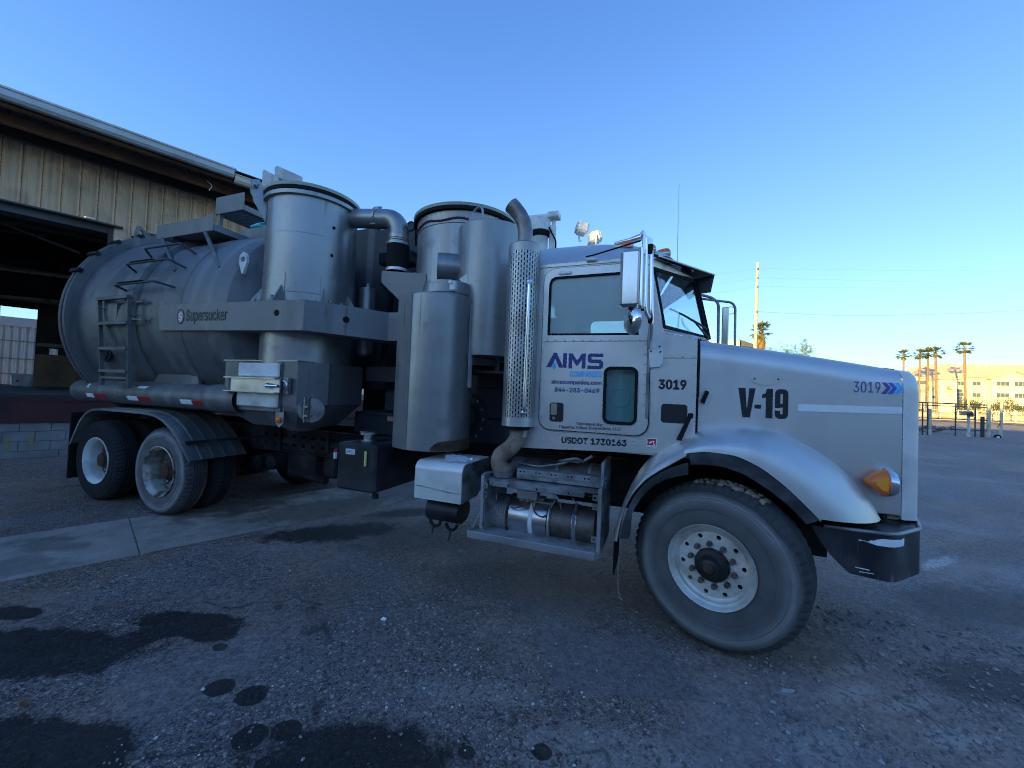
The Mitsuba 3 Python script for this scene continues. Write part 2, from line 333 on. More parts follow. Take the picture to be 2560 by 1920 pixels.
# ---- mudguard over the tandem
gp = [(-7.86, .70), (-7.78, .84), (-7.66, 1.02), (-7.52, 1.14), (-7.38, 1.195), (-7.2, 1.215), (-6.7, 1.22), (-6.2, 1.22), (-6.0, 1.20), (-5.84, 1.15), (-5.68, 1.06), (-5.54, .95), (-5.43, .84), (-5.31, .71)]
gp = np.array(gp)
ys = [-.02, -.02, .0, .10, .115, .13, .23, .245, .26, .36, .375, .39, .49, .505, .52, .64]
hs = [-.03, 0, .004, 0, .012, 0, 0, .012, 0, 0, .012, 0, 0, .012, 0, 0]
tn = np.gradient(gp, axis=0); tn /= np.linalg.norm(tn, axis=1)[:, None]; nn = np.stack([-tn[:, 1], tn[:, 0]], 1)
MG = part('mudguard', grid([[[a[0]+b[0]*h, y, a[1]+b[1]*h] for y, h in zip(ys, hs)] for a, b in zip(gp, nn)]), 'black_rubber', smooth=40)
scene[MG]['bsdf'] = {'type': 'ref', 'id': 'dusty_guard'}
mat('dusty_guard', mikit.proc(dusty_fn((.10, .105, .11), (.26, .25, .24), 3.0)), .6, .2, .3)
part('bracket', beam((-5.47, .02, .90), (-5.2, .8, .93), .05, .03), 'frame_black', MG)
part('mud_flap', box(-7.93, -7.90, .0, .62, .22, 1.12), 'black_rubber')
part('mud_flap', box(-.655, -.645, .15, .5, .30, .62), 'black_rubber')
part('hanging_wire', tube([(-.60, .0, .50), (-.605, .0, .40), (-.60, .0, .28), (-.59, .0, .22), (-.57, .0, .20)], .005, 6), 'dull_aluminium')

# ---- lower pipe along the tank
LP = part('lower_pipe', lathe([(0, -8.06), (.10, -8.055), (.142, -8.03), (.150, -7.99), (.150, -7.90), (.156, -7.895), (.156, -7.86), (.150, -7.855), (.150, -5.20), (.163, -5.19), (.163, -5.0), (.158, -4.9), (.155, -4.7)], (0, .155, 1.430), 'x', 40), 'tank_paint')
def curved_sticker(x0, x1, z0, z1, R, yc, zc, sl=0.0):
    a0, a1 = math.asin(np.clip((z0-zc)/R, -1, 1)), math.asin(np.clip((z1-zc)/R, -1, 1))
    return grid([[[x+sl*(t-.5), yc-R*math.cos(a), zc+R*math.sin(a)] for x in (x0, x1)] for t, a in zip(np.linspace(0, 1, 6), np.linspace(a0, a1, 6))])
for x, w, r in ((-7.60, .18, .28), (-6.66, .22, .26), (-5.60, .21, .29)):
    part('reflector_white', curved_sticker(x, x+w, 1.345, 1.40, .1525, .155, 1.43), 'reflective_white', LP, True)
    part('reflector_red', curved_sticker(x+w, x+w+r, 1.340, 1.395, .1527, .155, 1.43), 'red_lens', LP, True)
part('reflector_white', curved_sticker(-6.47, -6.28, 1.50, 1.53, .1525, .155, 1.43, .05), 'reflective_white', LP, True)
part('round_reflector', curved_sticker(-7.60, -7.55, 1.475, 1.525, .1525, .155, 1.43), 'white_gloss', LP, True)

# ---- the big tank
YC, ZC = 1.20, 2.43
TK = part('tank', lathe([(0, -4.58), (.4, -4.60), (.85, -4.68), (1.09, -4.80), (1.185, -4.90), (1.224, -5.03), (1.226, -5.6), (1.23, -6.5), (1.262, -6.9), (1.36, -7.56)], (0, YC, ZC), 'x', 128), 'tank_paint', smooth=25)
part('band', lathe([(1.232, -6.50), (1.285, -6.515), (1.29, -6.64), (1.245, -6.66)], (0, YC, ZC), 'x', 96), 'tank_paint', TK)
part('rear_flange', lathe([(1.35, -7.545), (1.465, -7.55), (1.465, -7.60), (1.425, -7.605), (1.425, -7.64), (1.465, -7.645), (1.465, -7.70), (1.43, -7.705)], (0, YC, ZC), 'x', 96), 'tank_paint', TK)
part('rear_door', lathe([(1.43, -7.70), (1.40, -7.78), (1.2, -7.93), (.7, -8.05), (0, -8.09)], (0, YC, ZC), 'x', 96), 'tank_paint', TK)
part('seam_band', lathe([(1.228, -5.62), (1.236, -5.63), (1.236, -5.78), (1.228, -5.79)], (0, YC, ZC), 'x', 96), 'tank_paint', TK)
for a in np.linspace(95, 255, 14):
    a = math.radians(a); c = (-7.62, YC+1.47*math.cos(a), ZC+1.47*math.sin(a))
    if a < math.radians(165): part('door_clamp', beam((-7.74, c[1], c[2]), (-7.52, c[1], c[2]), .05, .05, (0, math.cos(a), math.sin(a))), 'frame_black', TK)
part('door_handle', tube(bend([(-8.02, .35, 2.30), (-8.2, .25, 2.30), (-8.2, .25, 1.95), (-8.02, .35, 1.95)], .04), .015, 8), 'chrome', TK)
part('sight_port', move(lathe([(0, 0), (.07, 0), (.075, .015), (.11, .015), (.11, .03)], (0, 0, 0), 'y', 28), (-7.16, -.02, 1.93)), 'frame_black', TK)
a = math.radians(118); part('lifting_lug', extx(Polygon([(YC+1.44*math.cos(a)-.09, ZC+1.44*math.sin(a)-.03), (YC+1.44*math.cos(a)+.09, ZC+1.44*math.sin(a)+.04), (YC+1.58*math.cos(a), ZC+1.60*math.sin(a))]).buffer(.02).difference(Point(YC+1.53*math.cos(a), ZC+1.52*math.sin(a)).buffer(.03)), -7.62, -7.58), 'tank_paint', TK)
lug = Polygon([(.0, .0), (-.05, .12), (-.045, .19), (0, .225), (.045, .19), (.05, .12)]).buffer(.012).difference(Point(0, .15).buffer(.032))
a = math.radians(142); part('lifting_lug', move(ext(lug, -.015, .015), (-4.74, .075, 2.84)), 'white_metal', TK)
part('saddle', cat(ext(Polygon([(-6.55, 1.56), (-5.62, 1.56), (-5.75, 1.9), (-6.3, 1.9)]), .22, .26), box(-6.6, -5.55, .15, .3, 1.55, 1.585)), 'tank_paint', TK)
# grab rungs that climb over the shell
def rung(x0, x1, y, z):
    d = np.array([0, y-YC, z-ZC]); d /= np.linalg.norm(d); a0 = np.array([x0, YC, ZC])+d*1.22; a1 = np.array([x1, YC, ZC])+d*1.22
    return tube(bend([a0+[-.05, 0, 0], a0+d*.17, a1+d*.17, a1+[.10, 0, 0]], .03), .0135, 10)
part('rung', rung(-6.72, -5.92, -.148, 2.765), 'rung_paint', TK)
part('rung', rung(-6.74, -5.90, -.036, 3.06), 'rung_paint', TK)
part('rung', rung(-6.74, -6.00, .138, 3.325), 'rung_paint', TK)
mat('rung_paint', (.05, .055, .065), .5, .2)
part('tread_strip', cat(*[box(x+.06, y_ and x+.56, y_-.02, y_+.02, z_+.014, z_+.024) for x, y_, z_ in ((-6.70, -.148, 2.765), (-6.72, -.036, 3.06))]), 'black_rubber', TK)

# ---- ladder
LD = part('ladder', cat(beam((-7.10, -.12, 2.62), (-6.92, -.12, 1.52), .042, .012), beam((-6.46, -.12, 2.64), (-6.34, -.12, 1.50), .042, .012)), 'tank_paint')
for x0, x1, z in ((-7.10, -6.44, 2.61), (-7.04, -6.42, 2.295), (-6.99, -6.40, 1.98), (-6.95, -6.37, 1.70)):
    part('rung', cat(box(x0, x1, -.155, -.085, z-.012, z+.012, .004), box(x0, x1, -.157, -.145, z-.02, z+.02, .003)), 'tank_paint', LD)
part('rung', cat(box(-6.95, -6.37, -.14, -.09, 1.60, 1.635, .005)), 'tank_paint', LD)
part('strut', cat(beam((-6.80, -.06, 2.56), (-6.93, -.0, 2.02), .035, .012), beam((-6.80, -.08, 2.57), (-6.25, -.08, 2.555), .02, .02), beam((-6.22, -.05, 2.56), (-6.2, .05, 2.5), .02, .02), beam((-7.07, -.12, 2.5), (-6.95, .25, 2.5), .03, .012), beam((-6.42, -.12, 2.4), (-6.35, .2, 2.4), .03, .012)), 'tank_paint', LD)
part('valve_handle', cat(beam((-6.55, -.05, 2.36), (-6.25, -.08, 2.33), .022, .02), beam((-6.25, -.1, 2.38), (-6.25, -.06, 2.30), .025, .02)), 'dull_aluminium', LD)

# ---- catwalks on top of the tank
WK = part('catwalk', cat(box(-7.03, -5.84, .395, .41, 3.575, 3.775, .004), box(-7.03, -7.0, .41, .90, 3.60, 3.66), box(-5.87, -5.84, .41, .95, 3.585, 3.665), box(-7.0, -5.87, .88, .92, 3.585, 3.65), box(-7.0, -5.87, .41, .90, 3.60, 3.612)), 'beam_paint')
part('cross_bar', cat(box(-6.75, -6.70, .42, .9, 3.56, 3.60), beam((-6.8, .5, 3.57), (-6.3, .85, 3.56), .04, .03)), 'tank_paint', WK)
part('strut', tube([(-6.90, .40, 3.58), (-5.99, .10, 2.96)], .024, 10), 'tank_paint', WK)
part('strut', tube([(-5.99, .40, 3.57), (-5.17, .10, 2.94)], .024, 10), 'tank_paint', WK)
for x in (-6.75, -6.2, -5.95): part('foot', box(x-.04, x+.04, .72, .80, 3.53, 3.60), 'tank_paint', WK)
WU = part('catwalk', cat(box(-6.78, -6.16, .985, 1.0, 4.16, 4.42, .004), box(-6.19, -6.16, 1.0, 1.85, 4.16, 4.24), box(-6.78, -6.75, 1.0, 1.85, 4.16, 4.24), box(-6.75, -6.19, 1.82, 1.85, 4.16, 4.24)), 'beam_paint')
part('post', box(-6.74, -6.69, 1.0, 1.05, 3.6, 4.2), 'beam_paint', WU)
gr = [box(x, x+.012, 1.0, 1.82, 4.165, 4.195) for x in np.arange(-6.73, -6.2, .05)]+[box(-6.75, -6.19, y, y+.012, 4.17, 4.19) for y in np.arange(1.05, 1.82, .07)]
part('grating', cat(*gr), 'tank_paint', WU)
part('toe_box', box(-6.05, -5.45, .88, 1.25, 3.58, 3.80, .008), 'beam_paint')

# ---- shelf beam that carries the cyclone vessel
path = [(-5.97, -.05), (-3.66, -.05), (-3.12, .55), (-2.3, .55)]
inn = [(-5.97, .35), (-3.85, .35), (-3.28, .90), (-2.3, .90)]
bm = extz(Polygon(path+inn[::-1]), 0, .305)
v = np.array(bm.vertices); xx = v[:, 0]; v[:, 2] += 2.160-.019*np.minimum(xx+3.66, .0)-.03*np.clip((xx+3.66)/.6, 0, 1); BM = part('shelf_beam', M(v, bm.faces), 'beam_paint', smooth=False)
for x, y, n in ((-4.03, -.0525, (0, -1)), (-3.40, .235, (.685, -.728))):
    part('drain_hole', lathe([(0, -.004), (.032, -.004), (.032, .0)], (x, y, 2.345), 'y', 20), 'black_rubber', BM) if n[0] == 0 else part('drain_hole', M(*(lambda q: (np.stack([q.vertices[:, 0]*.73+q.vertices[:, 1]*n[0]*-1, q.vertices[:, 0]*.685+q.vertices[:, 1]*.73, q.vertices[:, 2]], 1)+[x, y, 2.31], q.faces))(lathe([(0, -.004), (.032, -.004), (.032, 0)], (0, 0, 0), 'y', 20))), 'black_rubber', BM)
def text_on(s, x0, x1, z, h, y, m, parent, name='lettering', bold=True, slope=0.0, label=None, italic=0, thick=0.0):
    t = meshkit.text_mesh(s, h, depth=.0012, bold=bold); v = np.array(t.vertices); v[:, 0] -= v[:, 0].min(); w = v[:, 0].max(); sx = (x1-x0)/w
    X = x0+v[:, 0]*sx+italic*v[:, 1]
    one = M(np.stack([X, y-v[:, 2], z+v[:, 1]+slope*(X-x0)], 1), t.faces)
    if thick: one = cat(*[move(one, (dx, -.0002*i, dz)) for i, (dx, dz) in enumerate(((-thick, 0), (thick, 0), (0, thick), (0, -thick)))])
    return part(name, one, m, parent, False, label)
text_on('Supersucker', -5.47, -4.77, 2.305, .122, -.0515, 'letter_black', BM, slope=-.018, label='lettering Supersucker on the shelf beam')
bd = part('round_badge', M(*(lambda q: (q.vertices*[.72, 1, 1]+[-5.565, -.0515, 2.355], q.faces))(lathe([(0, -.002), (.072, -.002), (.072, 0)], (0, 0, 0), 'y', 32))), 'pink_badge', BM)
q = lathe([(.072, 0), (.072, -.004), (.086, -.004), (.086, 0)], (0, 0, 0), 'y', 32); part('rim', M(q.vertices*[.72, 1, 1]+[-5.565, -.0515, 2.355], q.faces), 'letter_black', bd)
text_on('S', -5.595, -5.535, 2.31, .09, -.0552, 'reflective_white', bd, bold=False)

# ---- cyclone vessel
VX, VY, VR = -4.245, .53, .477
VS = part('cyclone_vessel', lathe([(.16, 1.10), (.22, 1.16), (VR, 1.60), (VR, 2.60), (VR+.003, 2.605), (VR+.003, 2.615), (VR, 2.62), (VR, 3.240), (VR+.002, 3.245), (VR, 3.250), (VR, 3.680)], (VX, VY, 0), 'z', 96), 'vessel_paint', smooth=25)
part('gasket', lathe([(VR+.02, 3.685), (VR+.035, 3.690), (VR+.035, 3.725), (VR+.02, 3.730)], (VX, VY, 0), 'z', 80), 'black_rubber', VS)
part('rim', lathe([(VR, 3.640), (VR+.035, 3.645), (VR+.035, 3.685), (0, 3.686)], (VX, VY, 0), 'z', 80), 'vessel_paint', VS)
mat('olive_rim', (.35, .36, .28), .5, .2)
part('lid', lathe([(VR+.02, 3.725), (VR+.042, 3.730), (VR+.042, 3.765), (VR+.02, 3.775), (.2, 3.810), (0, 3.815)], (VX, VY, 0), 'z', 80), 'olive_rim', VS)
part('hinge_plate', slab([(-4.83, .45, 3.76), (-4.38, .45, 3.76), (-4.38, .45, 4.07), (-4.79, .45, 4.27), (-4.83, .45, 4.26)], .014), 'vessel_paint', VS)
part('hinge_plate', slab([(-4.97, .40, 3.76), (-4.55, .40, 3.76), (-4.70, .40, 4.09), (-4.94, .40, 4.22), (-4.97, .40, 4.21)], .014), 'vessel_paint', VS)
def vpos(azd, r, z): a = math.radians(azd); return np.array([VX+r*math.cos(a), VY+r*math.sin(a), z])
for azd in (217, 236):
    p = [vpos(azd, VR, 3.420), vpos(azd, VR+.16, 3.700), vpos(azd, VR+.16, 3.840), vpos(azd, VR+.08, 3.860), vpos(azd, VR, 3.740)]
    part('hinge_bracket', slab(p, .014), 'vessel_paint', VS)
part('hinge_pin', cat(cyl(vpos(212, VR+.11, 3.805), vpos(240, VR+.11, 3.805), .025, 12), cyl(vpos(205, VR+.02, 3.770), vpos(243, VR+.14, 3.770), .014)), 'dull_aluminium', VS)
part('doubler_plate', grid([[vpos(a, VR+.005, z) for z in (3.400, 3.460, 3.680)] for a in np.linspace(208, 244, 8)]), 'vessel_paint', VS)
def foot(a0, a1, parent):
    am = (a0+a1)/2
    part('doubler_plate', grid([[vpos(a, VR+.006, z) for z in (2.50, 2.80)] for a in np.linspace(a0-4, a1+4, 8)]), 'vessel_paint', parent)
    for a in (a0, a1): part('gusset', slab([vpos(a, VR, 2.48), vpos(a, VR+.13, 2.48), vpos(a, VR, 2.68)], .012), 'vessel_paint', parent)
    part('bolt', cat(*[lathe([(.018, 2.50), (.018, 2.545), (0, 2.545)], tuple(vpos(a, VR+.07, 0)), 'z', 6) for a in np.linspace(a0+5, a1-5, 3)]), 'dull_aluminium', parent)
    part('base_plate', cat(box(vpos(am, VR, 0)[0]-.19, vpos(am, VR, 0)[0]+.19, .062, .2, 2.49, 2.502)), 'vessel_paint', parent) if am < 265 else None
foot(236, 284, VS); foot(334, 372, VS)
for azd, z in ((343, 3.37), (342, 3.06)): part('plug', ball(vpos(azd, VR, z), .018, 1), 'frame_black', VS)

# ---- hopper under the vessel
plan = np.array([(-4.95, .08), (-3.85, .08), (-3.70, .34), (-3.70, .85), (-4.95, .85)])
def ring(s, z, dy=0): c = plan.mean(0); return [[*(c+(p-c)*s+[0, dy]), z] for p in plan]
hp = trimesh.convex.convex_hull(np.array(ring(1, 1.86)+ring(1, 1.42)+[[x, .10, 1.34] for x in (-4.95, -3.85)]+[[x, .2, 1.27] for x in (-4.95, -3.86)]+[[x, .45, 1.22] for x in (-4.9, -3.9)]+ring(.6, 1.16)))
HP = part('hopper', hp, 'tank_paint', smooth=20)
part('top_rim', box(-4.97, -3.84, .065, .30, 1.86, 1.872), 'vessel_paint', HP)
part('lining_patch', box(-4.70, -4.06, .068, .082, 1.33, 1.85), 'tank_paint', HP)
HD = part('clean_out_door', cat(box(-4.69, -4.075, .04, .07, 1.69, 1.838, .012), box(-4.695, -4.075, .04, .07, 1.37, 1.53, .012)), 'white_metal', HP)
part('channel_bar', cat(box(-4.78, -4.03, .025, .04, 1.535, 1.672), box(-4.80, -4.03, -.035, .04, 1.672, 1.682), box(-4.80, -4.03, -.035, .04, 1.525, 1.535)), 'bare_aluminium', HP)
part('hinge', cyl((-4.795, .02, 1.52), (-4.795, .02, 1.69), .014), 'dull_aluminium', HP)
part('latch', cat(cyl((-4.20, .005, 1.60), (-4.02, .0, 1.60), .016, 10), lathe([(.03, 0), (.03, .02), (0, .02)], (-4.17, -.01, 1.60), 'y', 12), torus((-3.985, .03, 1.60), .055, .008, 'y', 20, 6, -1.2, 1.6)), 'chrome', HP)
part('latch_plate', cat(box(-4.02, -3.92, .058, .066, 1.52, 1.69), box(-3.935, -3.92, .03, .066, 1.52, 1.69)), 'dull_aluminium', HP)
part('pipe_stub', cyl((-3.90, .22, 1.37), (-3.66, .10, 1.37), .105, 28), 'tank_paint', HP)
part('cap_clamp', cat(lathe([(.0, .02), (.125, .02), (.125, -.02), (0, -.02)], (0, 0, 0), 'x', 28, rot=[[.894, .447, 0], [-.447, .894, 0], [0, 0, 1]])), 'dull_aluminium', HP)
scene[[k for k in scene if k.endswith('cap_clamp')][0]] = mikit.ply(lathe([(0, .02), (.122, .02), (.122, -.02), (0, -.02)], (-3.66, .10, 1.37), 'x', 28, rot=[[.894, .447, 0], [-.447, .894, 0], [0, 0, 1]]), 'dull_aluminium', smooth=30)
part('clamp_bracket', cat(box(-3.655, -3.645, .0, .02, 1.25, 1.50), box(-3.63, -3.62, .03, .05, 1.26, 1.49), box(-3.66, -3.60, 0, .05, 1.40, 1.415), box(-3.66, -3.60, 0, .05, 1.31, 1.325), cyl((-3.60, .02, 1.49), (-3.55, .0, 1.53), .01)), 'vessel_paint', HP)
ML = part('side_marker', ext(Polygon([(-.05, .12), (.06, .12), (.04, -.05), (0, -.085), (-.045, -.05)]).buffer(.01), .105, .115), 'vessel_paint', HP)
scene[ML] = mikit.ply(move(ext(Polygon([(-.05, .14), (.05, .14), (.045, -.04), (0, -.08), (-.045, -.04)]).buffer(.012), .092, .10), (-4.09, 0, 1.26)), 'vessel_paint', smooth=30)
part('lens', lathe([(.035, 0), (.033, -.02), (.02, -.03), (0, -.032)], (-4.09, .092, 1.245), 'y', 20), 'amber_lens', ML)

# ---- elbow duct between the vessels
ED = part('elbow_duct', tube(bend([(-3.85, .66, 3.60), (-3.195, .75, 3.55), (-3.195, .75, 3.20)], .34, 14), .108, 28), 'vessel_paint', smooth=40)
part('flange', cat(cyl((-3.475, .72, 3.58), (-3.45, .722, 3.58), .128, 32), cyl((-3.82, .66, 3.60), (-3.79, .665, 3.60), .122, 32)), 'vessel_paint', ED)
part('flange_bolts', cat(cyl((-3.50, .72, 3.705), (-3.43, .72, 3.705), .012), cyl((-3.50, .63, 3.48), (-3.43, .63, 3.48), .012)), 'dull_aluminium', ED)
part('collar', lathe([(.108, 3.36), (.114, 3.355), (.114, 3.31), (.108, 3.305)], (-3.195, .75, 0), 'z', 32), 'bare_aluminium', ED)
part('rubber_sleeve', lathe([(.10, 3.29), (.120, 3.285), (.124, 3.1), (.122, 2.95), (.118, 2.94)], (-3.195, .75, 0), 'z', 32), 'black_rubber', ED)
for z in (3.255, 2.955): part('band_clamp', lathe([(.122, z-.018), (.130, z-.016), (.130, z+.016), (.122, z+.018)], (-3.195, .75, 0), 'z', 32), 'bare_aluminium', ED)
part('band_clamp', lathe([(.114, 3.30), (.120, 3.295), (.120, 3.275), (.114, 3.27)], (-3.195, .75, 0), 'z', 32), 'bare_aluminium', ED)
tr0 = [(-3.33, .60, 2.93), (-3.06, .60, 2.93), (-3.06, .90, 2.93), (-3.33, .90, 2.93)]
dt = trimesh.convex.convex_hull(np.array([(-3.30, .62, 2.93), (-3.30, .9, 2.93), (-2.72, .62, 2.85), (-2.72, .9, 2.85), (-3.30, .62, 2.80), (-3.30, .9, 2.80), (-2.72, .62, 2.45), (-2.72, .9, 2.45), (-2.85, .62, 2.42), (-2.95, .9, 2.42)]))
part('transition_box', dt, 'beam_paint', ED, 20)

# ---- baghouse, receiver, silencer
BX, BY, BR = -2.545, 1.153, .553
BG = part('bag_house', lathe([(BR, 1.9), (BR, 3.36), (BR+.008, 3.365), (BR+.008, 3.40), (BR, 3.405), (BR+.01, 3.5)], (BX, BY, 0), 'z', 80), 'vessel_paint')
part('lid', lathe([(BR+.0, 3.52), (BR+.05, 3.53), (BR+.055, 3.56), (BR+.02, 3.575), (.2, 3.60), (0, 3.60)], (BX, BY, 0), 'z', 80), 'olive_rim', BG)
part('gasket', lathe([(BR, 3.49), (BR+.045, 3.495), (BR+.045, 3.53), (BR, 3.53)], (BX, BY, 0), 'z', 80), 'black_rubber', BG)
ca = np.linspace(math.radians(190), math.radians(300), 24)
part('tie_rope', tube([(BX+(BR+.016)*math.cos(a), BY+(BR+.016)*math.sin(a), 3.40+.012*math.sin(9*a)) for a in ca], .010, 6), 'wire_red', BG)
part('lid_latch', cat(torus((BX+(BR+.12)*math.cos(3.45), BY+(BR+.12)*math.sin(3.45), 3.55), .055, .009, 'y', 20, 6), tube([(BX+(BR+.05)*math.cos(3.5), BY+(BR+.05)*math.sin(3.5), 3.53), (BX+(BR+.03)*math.cos(3.55), BY+(BR+.03)*math.sin(3.55), 3.3)], .012, 6)), 'frame_black', BG)
part('side_duct', cyl((-3.25, 1.5, 3.47), (-2.95, 1.35, 3.47), .10, 24), 'vessel_paint', BG)
part('valve', cat(*[lathe([(.05, z-.03), (.06, z), (.03, z+.05), (0, z+.055)], (-2.98, .95, 0), 'z', 16) for z in (3.02, 3.28)], cyl((-2.98, .95, 2.6), (-2.98, .95, 3.3), .035)), 'dark_paint', BG)
RX, RY, RR = -2.02, .735, .345
RC = part('receiver_cylinder', lathe([(0, 1.97), (RR, 1.97), (RR, 3.25), (RR-.02, 3.262), (0, 3.268)], (RX, RY, 0), 'z', 64), 'vessel_paint', smooth=35)
part('inlet_stub', cyl((-2.50, .50, 2.855), (-2.08, .72, 2.855), .155, 36), 'vessel_paint', RC)
part('lift_handle', tube(bend([(-2.13, .50, 3.22), (-2.13, .50, 3.40), (-2.02, .47, 3.42), (-1.99, .46, 3.22)], .06), .011, 8), 'vessel_paint', RC)
part('lift_tab', slab([(-2.14, .41, 2.62), (-1.99, .41, 2.62), (-1.98, .41, 2.84), (-2.06, .41, 2.85), (-2.1, .41, 2.76), (-2.20, .41, 2.70)], .012), 'white_metal', RC)
SX, SY, SR = -2.39, .39, .335
SL = part('silencer', lathe([(0, 1.075), (SR-.02, 1.072), (SR, 1.08), (SR, 2.49), (SR-.012, 2.502), (0, 2.51)], (SX, SY, 0), 'z', 80), 'vessel_paint', smooth=35)
part('wrap_plate', slab([(SX-.095, SY-.327, 1.078), (SX-.30, SY-.235, 1.078), (SX-.30, SY-.235, 2.50), (SX-.095, SY-.327, 2.50)], .012), 'vessel_paint', SL)
part('bright_strip', grid([[(SX+(SR+.006)*math.cos(a), SY+(SR+.006)*math.sin(a), z) for z in (1.66, 2.44)] for a in np.radians(np.linspace(357, 375, 6))]), 'white_metal', SL)
part('rust_scab', grid([[(SX+(SR+.003)*math.cos(a), SY+(SR+.003)*math.sin(a), z) for z in (1.082, 1.082+.085*h)] for a, h in zip(np.radians(np.linspace(296, 372, 14)), [.3, .75, .95, 1, 1.05, 1.1, 1.08, 1.1, 1.12, 1.12, 1.15, 1.12, 1.1, 1.12])]), 'rust', SL)
part('outlet_collar', lathe([(.23, 2.50), (.23, 2.64), (.20, 2.645)], (SX+.07, SY+.02, 0), 'z', 48), 'vessel_paint', SL)
part('band_clamp', lathe([(.232, 2.525), (.240, 2.53), (.240, 2.61), (.232, 2.615)], (SX+.07, SY+.02, 0), 'z', 48), 'vessel_paint', SL)
part('clamp_bolt', cat(box(-2.185, -2.125, .195, .24, 2.535, 2.62, .008), cyl((-2.17, .18, 2.61), (-2.17, .20, 2.61), .018)), 'white_metal', SL)
part('blower_housing', cat(lathe([(0, -.02), (.30, -.02), (.30, .08), (.26, .10), (.22, .10)], (-2.40, .98, 1.33), 'y', 48), lathe([(.20, -.05), (.20, 0), (.16, -.05), (0, -.05)], (-2.40, .98, 1.33), 'y', 40)), 'dark_paint')
stuffpart('housing_bolts', cat(*[lathe([(.016, 0), (.016, -.02), (0, -.02)], (-2.40+.265*math.cos(a), .96, 1.33+.265*math.sin(a)), 'y', 6) for a in np.arange(0, 2*PI, PI/8)]), 'dull_aluminium', TR)

# ---- machinery in the gap
part('machine_shelf', cat(box(-3.68, -2.9, .88, 1.6, 1.70, 1.72), box(-3.68, -2.9, .88, .90, 1.70, 1.875), box(-3.66, -2.9, .92, 1.6, 1.30, 1.33), box(-3.50, -2.9, 1.0, 1.5, 1.335, 1.6, .03)), 'dark_paint')
part('machine_bay', cat(box(-4.6, -1.5, 1.9, 2.0, .74, 2.6), box(-2.35, -1.5, 1.0, 1.85, 1.0, 1.95, .02)), 'dark_paint')
part('machine_base', cat(box(-3.9, -1.5, .95, 1.7, 1.06, 1.33, .02), box(-2.3, -1.5, .98, 1.6, 1.33, 1.68, .02), box(-2.3, -1.5, .62, 1.4, 1.81, 1.835), box(-1.9, -1.86, .66, .7, 1.83, 1.97)), 'dark_paint')
part('warning_label', box(-3.39, -3.25, .945, .949, 1.235, 1.325), 'sticker_pale')
part('small_canister', cat(lathe([(.05, 2.0), (.095, 2.03), (.10, 2.05), (.10, 2.80), (.105, 2.82), (.105, 2.85), (.03, 2.86), (.02, 2.92), (0, 2.92)], (-3.82, 1.0, 0), 'z', 28)), 'vessel_paint')
part('rear_cylinder', lathe([(0, 1.9), (.30, 1.9), (.30, 3.1), (0, 3.12)], (-3.35, 1.55, 0), 'z', 40), 'vessel_paint')
part('back_box', cat(box(-5.6, -3.05, 1.7, 2.0, 1.6, 3.99, .02), box(-3.9, -3.4, 1.25, 1.5, 3.25, 3.42, .02), box(-3.2, -2.9, 1.3, 1.6, 1.8, 3.3, .02)), 'dark_paint')
part('hoses', cat(tube(bend([(-3.6, .98, 2.9), (-3.45, .96, 2.75), (-3.5, .96, 2.3), (-3.55, 1.0, 2.0)], .1), .016, 8), tube(bend([(-3.75, 1.0, 2.02), (-3.7, .95, 1.92), (-3.5, .95, 1.95), (-3.45, 1.0, 2.3)], .06), .014, 8), tube([(-3.6, 1.2, 3.2), (-3.62, 1.2, 2.6)], .03, 8)), 'black_rubber')

# ---- navy hydraulic tank
NV = part('hydraulic_tank', box(-3.25, -2.79, .05, .78, .645, 1.09, .02), 'navy_tank')
part('filler_neck', cat(lathe([(.075, 1.09), (.075, 1.10), (.05, 1.105), (.05, 1.15), (.085, 1.155), (.085, 1.18), (0, 1.19)], (-3.08, .28, 0), 'z', 24)), 'stainless', NV)
ST = part('tank_label', box(-3.14, -3.035, .0455, .05, .985, 1.035), 'white_gloss', NV)
for k in range(3): part('print_line', box(-3.13, -3.045, .0445, .0455, .995+.012*k, 1.0+.012*k), 'letter_navy', ST)
mat('gauge_yellow', (.62, .60, .22), .3)
part('level_gauge', box(-2.912, -2.888, .03, .05, .89, 1.03, .006), 'gauge_yellow', NV)
part('drain_plug', lathe([(.03, .60), (.03, .64), (0, .60)], (-2.80, .08, 0), 'z', 12), 'frame_black', NV)
part('tape', cat(box(-3.262, -3.25, .02, .05, .93, .99)), 'reflective_white', NV)
part('tape', cat(box(-3.262, -3.25, .02, .05, .992, 1.02)), 'sticker_red', NV)

# ---- aluminium step box behind the cab, canister below it
sh = Polygon([(.0, .69)]+[(.075-.075*math.cos(a), .935+.075*math.sin(a)) for a in np.linspace(0, PI/2, 8)]+[(.55, 1.01), (.55, .84), (.30, .69)])
SB = part('step_box', extx(sh, -2.325, -1.872), 'bare_aluminium', smooth=30)
scene[SB]['bsdf'] = {'type': 'ref', 'id': 'pale_aluminium'}
mat('pale_aluminium', mikit.proc(dusty_fn((.80, .79, .74), (.62, .60, .55), 4.0)), .42, .25, .5)
part('end_plate', extx(sh.buffer(-.004), -1.872, -1.866), 'dull_aluminium', SB)
part('crease', tube([(-2.31, -.002, .80), (-2.2, -.003, .795), (-2.08, -.003, .785), (-1.97, -.003, .775), (-1.88, -.002, .775)], .004, 6), 'dull_aluminium', SB)
part('bolt', lathe([(.014, 0), (.014, -.012), (0, -.012)], (-1.86, .2, .92), 'y', 6), 'chrome', SB)
part('air_canister', cat(cyl((-2.24, .15, .58), (-1.93, .15, .58), .10, 24), cyl((-2.2, .3, .55), (-1.98, .3, .55), .10, 24)), 'navy_tank')
